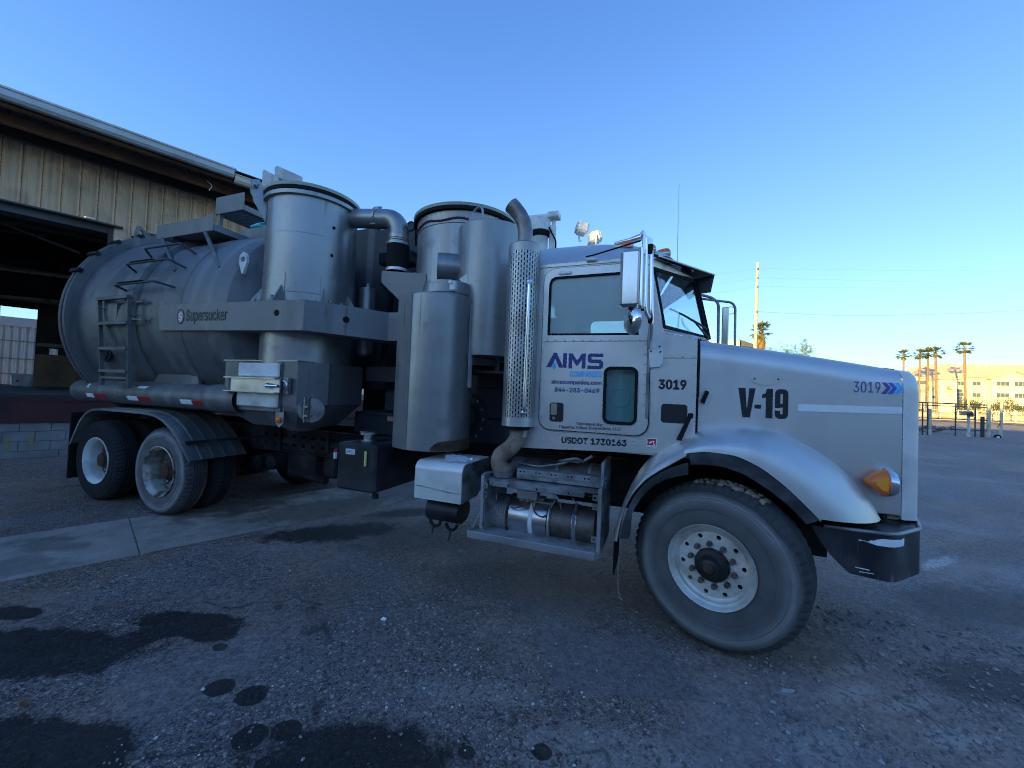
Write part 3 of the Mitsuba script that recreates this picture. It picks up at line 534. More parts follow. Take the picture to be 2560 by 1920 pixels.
part('drain_valve', cat(torus((-2.15, .08, .50), .05, .014, 'y', 16, 6, PI, 2*PI), torus((-1.99, .08, .49), .05, .014, 'y', 16, 6, PI, 2*PI), tube([(-2.16, .07, .46), (-2.165, .07, .42), (-2.17, .065, .39)], .006, 6), tube([(-1.99, .07, .44), (-2.0, .07, .38), (-2.01, .065, .35)], .006, 6)), 'frame_black')

# ---- step frame with the aftertreatment cylinders
SF = part('step_frame', ext(Polygon([(-1.70, .50), (-1.66, .50), (-1.66, .94), (-1.70, .94)]), .02, .5), 'dull_aluminium')
sp = Polygon([(.0, .47), (.0, .95), (.055, .965), (.075, .99), (.08, 1.11), (.10, 1.13), (.55, 1.13), (.55, .47)])
part('side_plate', extx(sp, -.755, -.735), 'dull_aluminium', SF)
part('side_plate', extx(Polygon([(.02, .52), (.02, .93), (.05, .95), (.5, .95), (.5, .52)]), -1.69, -1.678), 'dull_aluminium', SF)
for x, zs in ((-1.675, (.565, .80, .87)), (-.765, (.585, .82, .885))):
    for z in zs: part('mounting_tab', cat(ext(sbox(x-.004 if x < -1 else x-.036, z-.022, x+.036 if x < -1 else x+.004, z+.022).difference(Point(x+(.018 if x < -1 else -.018), z).buffer(.009)), .005, .012)), 'dull_aluminium', SF)
part('side_edge', box(-1.70, -1.672, .005, .02, .52, .945, .004), 'bare_aluminium', SF)
part('side_edge', box(-.762, -.735, -.006, .0, .49, .955, .004), 'bare_aluminium', SF)
part('frame_tube', tube(bend([(-1.69, .01, .94), (-1.69, .06, .955), (-1.62, .3, .955)], .03), .012, 8), 'bare_aluminium', SF)
part('corner_brace', beam((-1.76, .02, .52), (-1.69, .02, .66), .02, .012), 'bare_aluminium', SF)
tread_poly = [(-1.785, -.035), (-.77, -.035), (-.735, .02), (-.735, .16), (-1.74, .16)]
part('lower_step', extz(Polygon(tread_poly), .497, .505), 'dull_aluminium', SF, False)
part('step_lip', cat(box(-1.785, -.77, -.038, -.026, .448, .505, .003), beam((-.768, -.032, .478), (-.733, .022, .49), .01, .06), box(-1.787, -1.777, -.03, .15, .46, .505)), 'bare_aluminium', SF)
studs = [ball((x+(.009 if r % 2 else 0), y, .506), .0052, 0, (1, 1, .8)) for r, y in enumerate(np.arange(-.022, .155, .0145)) for x in np.arange(-1.77, -.755, .018)]
stuffpart('grip_studs', cat(*studs), 'dull_aluminium', SF, False)
part('upper_bar', cat(box(-1.64, -.865, .035, .05, .866, .906, .004), box(-1.68, -.75, .05, .16, .915, .925), box(-1.68, -.76, .045, .05, .905, .925)), 'dull_aluminium', SF)
for x in (-1.47, -1.235, -.985): part('bolt_hole', lathe([(.008, 0), (0, -.0005)], (x, .0345, .886), 'y', 10), 'black_rubber', SF)
part('upper_step', cat(box(-1.43, -.72, .11, .122, .935, 1.015, .003), box(-1.43, -.72, .10, .11, .975, .979), box(-1.43, -.72, .122, .22, 1.007, 1.015)), 'dull_aluminium', SF)
for x in np.linspace(-1.40, -.75, 6):
    for d in (0, .03): part('bolt_hole', lathe([(.007, 0), (0, -.0005)], (x+d, .1095, .995), 'y', 10), 'black_rubber', SF)
part('sensor_box', box(-1.405, -1.24, .06, .16, .79, .862, .004), 'bare_aluminium', SF)
AT = part('aftertreatment_cylinder', cyl((-1.65, .255, .60), (-.80, .255, .60), .145, 40), 'heated_steel')
part('ribbed_end', lathe([(0, -1.668), (.150, -1.668)]+[q for x in np.arange(-1.66, -1.52, .022) for q in ((.157, x), (.157, x+.014), (.152, x+.016), (.152, x+.020))]+[(.150, -1.515)], (0, .255, .60), 'x', 48), 'dull_aluminium', AT)
part('bright_shell', lathe([(.146, -1.50), (.156, -1.495), (.156, -1.175), (.146, -1.17)], (0, .255, .60), 'x', 48), 'stainless', AT)
part('middle_band', lathe([(.157, -1.32), (.160, -1.318), (.160, -1.288), (.157, -1.286)], (0, .255, .60), 'x', 48), 'white_metal', AT)
for x in (-1.505, -1.155): part('v_clamp', lathe([(.156, x-.012), (.172, x-.004), (.172, x+.006), (.156, x+.014)], (0, .255, .60), 'x', 48), 'rust' if x < -1.3 else 'bare_aluminium', AT)
for x in (-.955,): part('strap', lathe([(.146, x-.017), (.150, x-.016), (.150, x+.016), (.146, x+.017)], (0, .255, .60), 'x', 48), 'stainless', AT)
part('seam', lathe([(.146, -.995), (.149, -.993), (.149, -.985), (.146, -.983)], (0, .255, .60), 'x', 48), 'heated_steel', AT)
part('strap_latch', box(-.965, -.945, .10, .118, .61, .70, .004), 'stainless', AT)
part('sensor_plate', cat(box(-1.42, -1.13, .17, .30, .745, .757), box(-1.38, -1.22, .19, .28, .757, .78, .004)), 'dull_aluminium', AT)
for p in ([(-1.33, .11, .80), (-1.34, .10, .74), (-1.42, .09, .70), (-1.47, .10, .70)], [(-1.29, .11, .80), (-1.28, .10, .73), (-1.26, .095, .68), (-1.20, .09, .66), (-1.17, .10, .68)]): part('sensor_wire', tube(bend(p, .03), .006, 6), 'wire_red', AT)
part('sensor_lead', cat(*[tube(bend(p, .03), .005, 6) for p in ([(-1.32, .11, .81), (-1.33, .10, .76)], [(-1.14, .12, .74), (-1.10, .1, .80), (-1.12, .1, .86)], [(-.95, .12, .73), (-.93, .11, .80), (-.97, .1, .84)], [(-1.06, .13, .73), (-1.065, .12, .78)], [(-1.60, .12, .73), (-1.605, .11, .80)])]), 'dull_aluminium', AT)
UM = part('upper_muffler', cyl((-1.56, .42, .925), (-.745, .42, .925), .135, 40), 'heated_steel')
part('end_cap', cyl((-.75, .42, .925), (-.742, .42, .925), .142, 40), 'sticker_red', UM)
for x in (-1.15, -.88): part('strap', lathe([(.135, x-.012), (.139, x-.011), (.139, x+.011), (.135, x+.012)], (0, .42, .925), 'x', 40), 'dull_aluminium', UM)
part('cable', tube(bend([(-1.50, .32, 1.02), (-1.40, .26, 1.03), (-1.30, .24, 1.02), (-1.1, .28, 1.06), (-1.0, .3, 1.10), (-.95, .3, 1.10)], .1), .008, 8), 'dull_aluminium', UM)
part('pipe_fittings', cat(tube(bend([(-1.12, .3, 1.08), (-1.05, .26, 1.10), (-.98, .25, 1.12), (-.93, .3, 1.09)], .03), .012, 8), box(-1.10, -.96, .3, .36, 1.075, 1.09), tube([(-.92, .3, 1.10), (-.86, .3, 1.14)], .014, 8)), 'dull_aluminium', UM)

# ---- exhaust stack
EX, EY = -1.446, .132
XS = part('exhaust_stack', cyl((EX, EY, 1.33), (EX, EY, 2.84), .100, 32), 'frame_black')
ncol, rows, z0, pitch, R0 = 36, 34, 1.425, .0395, .1325
hw = .0048/R0
v, f = [], []
def patch(a0, a1, za, zb, k=1):
    n = len(v)
    for a in np.linspace(a0, a1, k+1):
        for z in (za, zb): v.append((EX+R0*math.cos(a), EY+R0*math.sin(a), z))
    for i in range(k): f.extend([[n+2*i, n+2*i+2, n+2*i+3], [n+2*i, n+2*i+3, n+2*i+1]])
for c in range(ncol):
    a = 2*PI*c/ncol; b = 2*PI*(c+1)/ncol
    patch(a+hw, b-hw, z0, z0+rows*pitch, 2)
    off = pitch/2 if c % 2 else 0
    if off: patch(a-hw, a+hw, z0, z0+.008)
    for r in range(rows):
        zc = z0+r*pitch+off
        if zc+.013 <= z0+rows*pitch: patch(a-hw, a+hw, zc, zc+.013)
part('heat_shield', M(v, f), 'shield_steel', XS, True)
part('shield_base', cat(lathe([(R0, 1.36), (R0, z0)], (EX, EY, 0), 'z', 48), lathe([(R0+.002, 1.36), (R0+.002, 1.372), (R0, 1.372)], (EX, EY, 0), 'z', 48)), 'bare_aluminium', XS)
part('shield_cap', lathe([(R0, z0+rows*pitch), (R0, 2.835), (R0-.006, 2.845), (.066, 2.846)], (EX, EY, 0), 'z', 48), 'bare_aluminium', XS)
part('tip', tube([(EX, EY, 2.83), (EX, EY, 2.93), (EX-.003, EY-.003, 2.99), (EX-.016, EY-.01, 3.045), (EX-.045, EY-.02, 3.10), (EX-.085, EY-.032, 3.15), (EX-.12, EY-.04, 3.185)], [.062]*5+[.064, .067], 28, cap=False), 'heated_steel', XS, True)
scene[XS+'__tip']['bsdf'] = {'type': 'ref', 'id': 'stack_tip'}
mat('stack_tip', mikit.proc(dusty_fn((.30, .29, .29), (.20, .165, .15), 7.0)), .35, .6, .5)
part('elbow', tube(bend([(EX, EY, 1.38), (EX, EY, 1.25), (EX-.05, EY+.0, 1.175), (EX-.155, EY+.0, 1.10), (EX-.165, EY+.02, 1.00), (EX-.09, EY+.10, .955)], .08, 8), .067, 24), 'rust_pipe', XS, True)
part('flange_base', cat(lathe([(.085, .93), (.085, .95), (.06, .965)], (EX-.125, EY+.03, 0), 'z', 24)), 'dull_aluminium', XS)
part('bracket', box(EX+.055, EX+.075, EY-.03, EY+.03, 1.27, 1.36), 'bare_aluminium', XS)
part('grab_bar', tube(bend([(EX+.098, EY-.12, 2.50), (EX+.105, EY-.165, 2.49), (EX+.105, EY-.165, 1.50), (EX+.095, EY-.12, 1.48)], .03), .0125, 12), 'chrome', XS)
part('bar_foot', cat(ball((EX+.095, EY-.125, 2.505), .025, 2), ball((EX+.09, EY-.125, 1.475), .025, 2)), 'chrome', XS)

# ---- cab shell
CY = 1.22
CB = part('cab', box(-1.44, -.15, .23, 2.21, 1.20, 1.26), 'cab_lining')
door = rrect(-1.292, -.435, 1.335, 2.662, .10)
side = Polygon([(-1.45, 1.172), (-.37, 1.219), (-.12, 1.225), (-.12, 2.058), (-.345, 2.128), (-.365, 2.17), (-.452, 2.66), (-.50, 2.70), (-1.45, 2.70)])
sidep = ext(side.difference(door), .20, .225)
part('side_panel', sidep, 'silver_paint', CB, False)
part('side_panel', mir(ext(side.difference(rrect(-1.24, -.48, 2.1, 2.6, .06)), .20, .225)), 'silver_paint', CB, False)
ring_ = door.buffer(.0).difference(rrect(-1.282, -.445, 1.345, 2.652, .095))
part('door_seal', ext(ring_, .207, .222), 'black_rubber', CB, False)
part('door_bright_edge', cat(ext(rrect(-1.300, -.427, 1.327, 2.67, .105).difference(door).intersection(sbox(-1.4, 1.30, -.3, 1.75)), .1965, .20)), 'bare_aluminium', CB, False)
# roof: arch across, straight along
def roof_z(y):
    t = np.clip((y-.2)/2.04, 0, 1); e = np.minimum(t, 1-t)*2
    return 2.66+.42*np.power(np.clip(1-(1-np.clip(e, 0, 1))**2.6, 0, 1), .8)*np.where(e < 1, 1, 1)
def xf(y): return -.50+.28*(1-abs(y-CY)/1.02)
YY = np.concatenate([.2+.4*(1-np.cos(np.linspace(0, PI/2, 10))), np.linspace(.65, 1.79, 12), (2.44-(.2+.4*(1-np.cos(np.linspace(0, PI/2, 10)))))[::-1]])
rows_ = []
for y in YY:
    z = float(roof_z(y)); xe = xf(y); row = [(-1.45, y, 2.66 if z < 2.7 else z-.12), (-1.44, y, z-.04 if z > 2.7 else 2.66), (-1.40, y, z)]
    for t in np.linspace(.1, 1, 9): row.append((-1.40+(xe-.02+1.40)*t, y, z-.13*t**4))
    row.append((xe, y, z-.155)); rows_.append(row)
part('roof', grid(rows_), 'silver_paint', CB, 35)
part('drip_rail', cat(box(-1.45, -.50, .190, .20, 2.672, 2.682), ), 'silver_paint', CB)
rivets([(x, .199, 2.70) for x in np.arange(-1.36, -.55, .085)], CB, r=.006)
part('rear_wall', ext(sbox(-1.2, 1.2, 1.2, 2.7).difference(rrect(-.5, .5, 2.1, 2.55, .06)), -.012, .012), 'silver_paint', CB, False)
k = [q for q in scene if q.endswith('__rear_wall')][0]
m_ = ext(sbox(.21, 1.2, 2.23, 2.95).difference(rrect(.72, 1.72, 2.12, 2.55, .06)), 0, .02); v_ = m_.vertices
scene[k] = mikit.ply(M(np.stack([-1.445+v_[:, 1], v_[:, 0], v_[:, 2]], 1), m_.faces), 'cab_lining')
# cowl in front of the windscreen, V-shaped screen of two panes
A0, A1, C0, C1 = np.array([-.36, .235, 2.155]), np.array([-.455, .30, 2.655]), np.array([.045, CY, 2.205]), np.array([-.085, CY, 2.785])
cow = [[(-.36, .20, 2.130), (-.36, .235, 2.150), (-.22, .56, 2.168), (.045, CY, 2.20)], [(-.23, .20, 2.095), (-.23, .24, 2.118), (-.13, .56, 2.15), (.06, CY, 2.185)], [(-.12, .20, 2.055), (-.115, .26, 2.085), (-.04, .56, 2.125), (.08, CY, 2.16)]]
part('cowl', grid(cow), 'silver_paint', CB, 40)
part('cowl', mir(grid(cow)), 'silver_paint', CB, 40)
part('cowl_seam', cat(box(-.44, -.125, .197, .20, 1.926, 1.930)), 'dull_aluminium', CB)
def pane(a, b, c, d, ins):
    ctr = (a+b+c+d)/4; q = [p+(ctr-p)/np.linalg.norm(ctr-p)*ins for p in (a, b, c, d)]; return q
g = pane(A0, C0, C1, A1, .035)
part('windscreen', quad(*g), 'window_glass', CB, False, 'near half of the split windscreen')
part('windscreen', quad(*[np.array([p[0], 2.44-p[1], p[2]]) for p in g]), 'window_glass', CB, False)
def edge_frame(q, r, m, nm='windscreen_gasket'): return part(nm, cat(*[tube([a, b], r, 8) for a, b in zip(q, q[1:]+q[:1])], *[ball(p, r, 1) for p in q]), m, CB)
edge_frame(g, .016, 'black_rubber'); edge_frame([np.array([p[0], 2.44-p[1], p[2]]) for p in g], .016, 'black_rubber')
def fill(o, i, m='silver_paint'):
    v = np.vstack([o, i]); f = []
    for k in range(4): j = (k+1) % 4; f += [[k, j, 4+j], [k, 4+j, 4+k]]
    return M(v, f)
o_ = [np.array([-.37, .20, 2.13]), np.array([.045, CY, 2.195]), np.array([-.085, CY, 2.80]), np.array([-.475, .21, 2.70])]
part('pillar', cat(fill(o_, g), mir(fill(o_, g))), 'silver_paint', CB, False)
part('header', cat(quad((-.475, .21, 2.69), (-.085, CY, 2.79), (xf(CY), CY, 2.93), (-.50, .22, 2.70)), mir(quad((-.475, .21, 2.69), (-.085, CY, 2.79), (xf(CY), CY, 2.93), (-.50, .22, 2.70)))), 'silver_paint', CB, False)
part('centre_post', tube([C0+[.01, 0, 0], C1+[.01, 0, 0]], .018, 8), 'black_rubber', CB)
rivets([np.array([-.33, .197, 2.112])+np.array([.24, 0, -.052])*t for t in np.linspace(0, 1, 7)], CB)
rivets([(x, .198, 1.945) for x in (-.29, -.215, -.14)]+[(-.14, .198, z) for z in np.arange(1.28, 1.93, .075)]+[(-.415, .198, z) for z in np.arange(1.37, 1.75, .075)]+[(x, .198, 1.30) for x in np.arange(-.44, -.15, .075)], CB)
rivets([(x, .198, 1.238+.045*(x+1.4)) for x in np.arange(-1.40, -.36, .072)]+[(x, .198, 1.305) for x in np.arange(-1.12, -.46, .072)], CB)
part('door_step_plate', box(-1.145, -.45, .1985, .20, 1.222, 1.30), 'silver_paint', CB)
# interior
part('floor_dash', cat(box(-.44, -.16, .25, 2.19, 1.7, 2.10, .03), box(-1.42, -.2, .24, 2.2, 1.26, 1.30)), 'cab_lining', CB)
for y in (.48, 1.5):
    s_ = part('seat', cat(box(-1.25, -.72, y, y+.5, 1.62, 1.76, .05), box(-1.32, -1.18, y+.02, y+.48, 1.72, 2.32, .05)), 'seat_fabric', CB)
    part('headrest', box(-1.31, -1.21, y+.13, y+.37, 2.33, 2.50, .04), 'seat_fabric', s_)
part('steering_wheel', cat(torus((0, 0, 0), .22, .016, 'z', 40, 8)), 'black_plastic', CB)
k = [q for q in scene if q.endswith('steering_wheel')][0]; q_ = torus((0, 0, 0), .22, .016, 'z', 40, 8); q_.apply_transform(trimesh.transformations.rotation_matrix(-.6, [0, 1, 0])); scene[k] = mikit.ply(move(q_, (-.62, 1.76, 2.05)), 'black_plastic', smooth=True)
part('far_lining', mir(ext(sbox(-1.43, 1.27, -.38, 2.68).difference(rrect(-1.235, -.485, 2.1, 2.6, .06)), .232, .240)), 'cab_lining', CB, False)
part('rear_window', quad((-1.44, .73, 2.125), (-1.44, 1.71, 2.125), (-1.44, 1.71, 2.545), (-1.44, .73, 2.545)), 'window_glass', CB, False)
part('far_window', quad((-1.23, 2.225, 2.105), (-.49, 2.225, 2.105), (-.49, 2.225, 2.595), (-1.23, 2.225, 2.595)), 'window_glass', CB, False)
# visor
VB = [(-.47, .20, 2.705), (.086, CY, 2.82)]
VZ = part('visor', cat(slab([(-.50, .215, 2.735), (-.40, .215, 2.70), VB[1], (xf(CY)+.02, CY, 2.92)], .012), mir(slab([(-.50, .215, 2.735), (-.40, .215, 2.70), VB[1], (xf(CY)+.02, CY, 2.92)], .012)), slab([(.086, CY, 2.82), (.058, CY, 2.655), (-.03, CY, 2.65), (-.10, CY, 2.79)], .01)), 'black_plastic', CB, False)
part('edge', tube([(-.40, .213, 2.70), (.089, CY, 2.822)], .006, 8), 'silver_paint', VZ)
part('stay', cat(tube([(-.33, .55, 2.74), (-.24, .60, 2.70)], .012, 8), ball((-.135, .78, 2.74), .012, 1)), 'dull_aluminium', VZ)
def amber(x, y, n='marker_light', s=1.0):
    m = lathe([(0, -.115), (.018, -.10), (.034, -.05), (.042, 0), (.040, .03), (.02, .05), (0, .055)], (0, 0, 0), 'x', 20); v = np.array(m.vertices); v[:, 2] = np.maximum(v[:, 2], -.005)*1.15
    z = float(roof_z(y))-.13*max(0, min(1, (x+1.38)/(xf(y)+1.38)))**4+.004
    a = part(n, M(v*s+[x, y, z], m.faces), 'amber_lens', CB, True)
    part('base', box(x-.12*s, x+.055*s, y-.05*s, y+.05*s, z-.02, z+.0, .006), 'silver_paint', a)
amber(-.66, .52, s=.95); amber(-.48, .56, s=.95); amber(-.36, .94, s=.95); amber(-.48, 1.88, s=1.1); amber(-.66, 1.92, s=1.1)
part('roof_horn', tube([(-.78, .62, 2.985), (-.66, .60, 2.99), (-.56, .58, 3.0), (-.52, .57, 3.01)], [.012, .018, .03, .052], 16), 'chrome', CB)
part('antenna', cat(cyl((-.235, 1.6, 2.95), (-.235, 1.6, 3.06), .012, 8), tube([(-.235, 1.6, 3.0), (-.24, 1.6, 3.95)], [.0035, .0012], 6)), 'frame_black', CB)
# work lights on the roof
def flood(c, az, el, nm='work_light'):
    d = np.array([math.cos(el)*math.cos(az), math.cos(el)*math.sin(az), math.sin(el)])
    m = box(-.07, .05, -.075, .075, -.055, .055, .02); R = np.eye(4); s = np.cross([0, 0, 1], d); s /= np.linalg.norm(s); R[:3, 0], R[:3, 1], R[:3, 2], R[:3, 3] = d, s, np.cross(d, s), c
    m.apply_transform(R); a = part(nm, m, 'white_gloss', CB)
    l = box(.05, .058, -.062, .062, -.044, .044, .003); l.apply_transform(R); part('lens', l, 'bare_aluminium', a)
    part('yoke', tube(bend([np.array(c)-s*.085, np.array(c)-s*.088-[0, 0, .10], np.array(c)-[0, 0, .13]], .03), .009, 8), 'white_gloss', a)
flood((-1.20, 1.2, 3.40), math.radians(205), math.radians(12)); flood((-1.06, 1.28, 3.32), math.radians(15), math.radians(18))
part('light_post', cat(slab([(-1.25, 1.2, 3.07), (-1.12, 1.2, 3.07), (-1.16, 1.2, 3.18), (-1.21, 1.2, 3.22)], .03), tube([(-1.15, 1.22, 3.1), (-1.12, 1.25, 3.27)], .012, 8), box(-1.28, -1.08, 1.1, 1.3, 3.04, 3.075)), 'vessel_paint', CB)
# air cleaner behind the cab
AC = part('air_cleaner', lathe([(.105, 2.6), (.105, 3.70), (.09, 3.71)], (-1.87, 1.87, 0), 'z', 36), 'white_metal')
part('cap', lathe([(.10, 3.70), (.125, 3.705), (.13, 3.73), (.132, 3.86), (.12, 3.88), (0, 3.885)], (-1.87, 1.87, 0), 'z', 40), 'white_metal', AC)
part('strap', lathe([(.108, 3.63), (.128, 3.665), (.128, 3.70), (.108, 3.70)], (-1.87, 1.87, 0), 'z', 36), 'black_rubber', AC)
part('boom_arm', cat(box(-2.05, -1.65, 1.84, 1.92, 3.885, 3.93, .006), box(-1.76, -1.62, 1.80, 1.95, 3.86, 3.93, .006), cyl((-1.70, 1.90, 3.6), (-1.70, 1.90, 3.92), .026, 12), cyl((-1.71, 1.9, 3.2), (-1.71, 1.9, 3.78), .045, 16)), 'white_metal', AC)
part('cable', tube(bend([(-1.74, 1.84, 3.74), (-1.70, 1.82, 3.66), (-1.64, 1.82, 3.55), (-1.65, 1.84, 3.40), (-1.72, 1.84, 3.46)], .05), .010, 6), 'black_rubber', AC)

# ---- door
DR = part('door', ext(rrect(-1.284, -.443, 1.343, 2.654, .094).difference(Polygon([(-1.240, 2.108), (-.525, 2.100), (-.545, 2.30), (-.60, 2.592), (-1.19, 2.588), (-1.225, 2.57), (-1.240, 2.53)])).difference(rrect(-.765, -.530, 1.425, 1.848, .045)), .188, .206), 'silver_paint', smooth=False)
wo = Polygon([(-1.240, 2.108), (-.525, 2.100), (-.545, 2.30), (-.60, 2.592), (-1.19, 2.588), (-1.225, 2.57), (-1.240, 2.53)])
part('window_gasket', ext(wo.difference(wo.buffer(-.016)), .190, .215), 'black_rubber', DR, False)
part('window_glass', quad((-1.235, .205, 2.10), (-.53, .205, 2.10), (-.59, .205, 2.59), (-1.235, .205, 2.59)), 'painted_sheen_glass', DR, False, 'tinted side window')
part('window_divider', box(-.575, -.562, .192, .212, 2.10, 2.47), 'dull_aluminium', DR)
part('lower_gasket', ext(rrect(-.775, -.520, 1.415, 1.858, .055).difference(rrect(-.752, -.543, 1.438, 1.835, .035)), .178, .200), 'black_rubber', DR, False)
part('lower_window', quad((-.76, .194, 1.43), (-.535, .194, 1.43), (-.535, .194, 1.845), (-.76, .194, 1.845)), 'dark_glass', DR, False, 'small green tinted lower door window')
part('inner_trim', cat(box(-.78, -.5, .26, .27, 1.42, 1.86), torus((-.65, .255, 1.62), .07, .004, 'y', 24, 6)), 'cab_lining', DR)
part('upper_seam', cat(box(-1.284, -.443, .1865, .188, 2.052, 2.057), ), 'dull_aluminium', DR)
rivets([(x, .186, 2.066) for x in np.linspace(-1.235, -.52, 11)]+[(-1.27, .186, z) for z in np.arange(1.45, 2.05, .075)]+[(-.478, .186, z) for z in np.arange(1.43, 2.05, .075)]+[(x, .186, 1.362) for x in np.arange(-1.10, -.55, .072)], DR)
part('hinge', cat(box(-.462, -.440, .176, .188, 1.475, 2.10, .003), *[box(-.464, -.438, .173, .178, z, z+.004) for z in np.arange(1.50, 2.09, .055)]), 'dull_aluminium', DR)
H = part('door_handle', ext(rrect(-1.196, -1.083, 1.408, 1.562, .022), .184, .189), 'black_plastic', DR, False)
part('paddle', ext(rrect(-1.184, -1.134, 1.462, 1.553, .01), .176, .184), 'chrome', H, False)
part('lock', lathe([(.014, 0), (.012, -.006), (0, -.006)], (-1.158, .182, 1.436), 'y', 16), 'chrome', H)
part('courtesy_lamp', cat(box(-1.165, -1.055, .172, .190, 2.598, 2.630, .008)), 'white_gloss', DR)
part('roof_lamp', cat(box(-.945, -.86, .160, .20, 2.690, 2.716, .008)), 'white_gloss', CB)
part('wire', tube([(-.94, .16, 2.722), (-.88, .155, 2.728), (-.52, -.08, 2.715)], .006, 6), 'black_rubber', CB)
# vent and strap on the cowl side
part('vent_panel', ext(rrect(-.352, -.175, 1.452, 1.590, .022), .196, .200), 'black_plastic', CB, False)
part('hood_latch_strap', cat(slab([(-.245, .16, 1.335), (-.21, .16, 1.33), (-.145, .20, 1.50), (-.165, .20, 1.525)], .012), box(-.17, -.135, .185, .20, 1.495, 1.53, .004)), 'black_rubber', CB)
# lettering on the door
def lx(px): return -1.24+(px-205)*.0007296
def lz(py): return 1.847-(py-345)*.000744
def logo(polys, m, nm, y=.1868, lab=None): return part(nm, ext(unary_union([Polygon([(lx(a), lz(b)) for a, b in p]) for p in polys]), y, y+.0012), m, DR, False, lab)
logo([[(205, 346), (290, 185), (322, 185), (402, 348), (352, 348), (306, 252), (262, 346)], [(395, 192), (438, 190), (438, 350), (404, 350), (396, 330)], [(458, 193), (500, 193), (552, 270), (604, 194), (645, 194), (645, 356), (604, 356), (604, 262), (556, 328), (546, 328), (498, 258), (498, 356), (458, 356)],
      [(690, 194), (832, 196), (832, 232), (708, 230), (706, 258), (800, 258), (832, 282), (832, 340), (808, 360), (665, 358), (665, 322), (790, 326), (792, 298), (690, 294), (666, 276), (666, 214)]], 'letter_navy', 'logo_lettering', lab='large blue lettering AIMS on the door')
logo([[(297, 285), (322, 330), (312, 345), (300, 384), (286, 352), (272, 330)]], 'letter_cyan', 'logo_drop', .1862)
text_on('COMPANIES', -1.042, -.788, 1.775, .042, .1868, 'letter_cyan', DR, thick=.0008)
text_on('aimscompanies.com', -1.191, -.790, 1.715, .030, .1868, 'letter_navy', DR, thick=.0006)
text_on('844-283-0469', -1.161, -.805, 1.650, .034, .1868, 'letter_navy', DR, thick=.0006)
text_on('Operated By:', -.973, -.769, 1.395, .021, .1868, 'letter_black', DR)
text_on('Pipeline Video Inspection, LLC', -1.111, -.634, 1.358, .021, .1868, 'letter_black', DR, slope=.03)
text_on('USDOT 1730163', -1.091, -.590, 1.242, .044, .1976, 'letter_black', CB, slope=.03, thick=.002)
text_on('3019', -.373, -.187, 1.701, .064, .1988, 'letter_black', CB, thick=.003)
RS = part('red_sticker', box(-.446, -.376, .1975, .20, 1.264, 1.331), 'reflective_white', CB)
part('red_field', box(-.441, -.381, .1965, .1975, 1.270, 1.326), 'sticker_red', RS)
part('emblem', ext(unary_union([Polygon([(-.43, 1.295), (-.415, 1.31), (-.405, 1.30), (-.42, 1.29)]), Polygon([(-.405, 1.312), (-.39, 1.312), (-.39, 1.305), (-.395, 1.305), (-.395, 1.285), (-.40, 1.285), (-.40, 1.305), (-.405, 1.305)]), sbox(-.438, 1.272, -.384, 1.277)]), .1955, .1965), 'reflective_white', RS, False)

# ---- hood, wings, grille, bumper
def lerp(a, b, t): return a+(b-a)*t
Cin = np.array([(-.20, 1.335), (-.166, 1.357), (-.057, 1.413), (.116, 1.451), (.275, 1.456), (.436, 1.423), (.585, 1.351), (.747, 1.242), (.841, 1.145), (.915, 1.049), (.985, .924)])
Cout = np.array([(-.20, 1.272), (-.172, 1.282), (-.051, 1.300), (.083, 1.292), (.214, 1.244), (.34, 1.159), (.462, 1.047), (.563, .94)])
def hood_y(x): return .275+.135*np.clip((x+.1)/1.2, 0, 1)
def hood_top(x): t = (x+.1)/1.2; return 2.115-.160*t-.03*t*t
xs = np.linspace(-.10, 1.125, 26); sec = []
for x in xs:
    y0, zt = float(hood_y(x)), float(hood_top(x)); zb = max(.93, float(np.interp(x, Cin[:, 0], Cin[:, 1]))-.03) if x < .98 else .93
    row = [(x, y0, z) for z in np.linspace(zb, zt-.185, 5)]
    for a in np.linspace(0, PI/2, 12)[1:]: row.append((x, y0+.115*(1-math.cos(a)), zt-.185+.15*math.sin(a)**.9))
    for t in np.linspace(0, 1, 6)[1:]: row.append((x, lerp(y0+.115, CY, t), zt-.035+.035*math.sin(t*PI/2)))
    row += [(x, 2.44-y, z) for _, y, z in row[::-1][1:]]
    sec.append(row)
HO = part('hood', grid(sec), 'silver_paint', smooth=40)
part('rear_seal', tube([(-.108, p[1]-.004 if p[1] < CY else p[1]+.004, p[2]+.004) for p in sec[0][2:-2]], .014, 8), 'black_rubber', HO)
part('seal_side', box(-.128, -.100, .245, .275, 1.36, 2.02, .008), 'black_rubber', HO)
part('inner_panel', cat(box(-.55, 1.0, .60, .62, .75, 1.42), box(-.1, 1.05, .42, .62, 1.30, 1.33)), 'frame_black', HO)
def ysl(x, d=.0015): return float(hood_y(x))-d
def on_hood(mesh):
    v = np.array(mesh.vertices); q = np.clip((v[:, 2]-hood_top(v[:, 0])+.185)/.15, 0, 1); v[:, 1] += hood_y(v[:, 0])+.115*(1-np.sqrt(1-(q**1.111)**2)); return M(v, mesh.faces)
def hood_text(s, x0, x1, z, h, m, nm='lettering', bold=True, slope=0.0, label=None):
    t = meshkit.text_mesh(s, h, depth=.0012, bold=bold); v = np.array(t.vertices); v[:, 0] -= v[:, 0].min(); X = x0+v[:, 0]*(x1-x0)/v[:, 0].max()
    return part(nm, on_hood(M(np.stack([X, -.0012-v[:, 2], z+v[:, 1]+slope*(X-x0)], 1), t.faces)), m, HO, False, label)
def HP_(pts, m, nm, lab=None, d=(.0025, .001)):
    return part(nm, on_hood(ext(unary_union([Polygon(p) if not hasattr(p, 'geom_type') else p for p in pts]), -d[0], -d[1])), m, HO, False, lab)
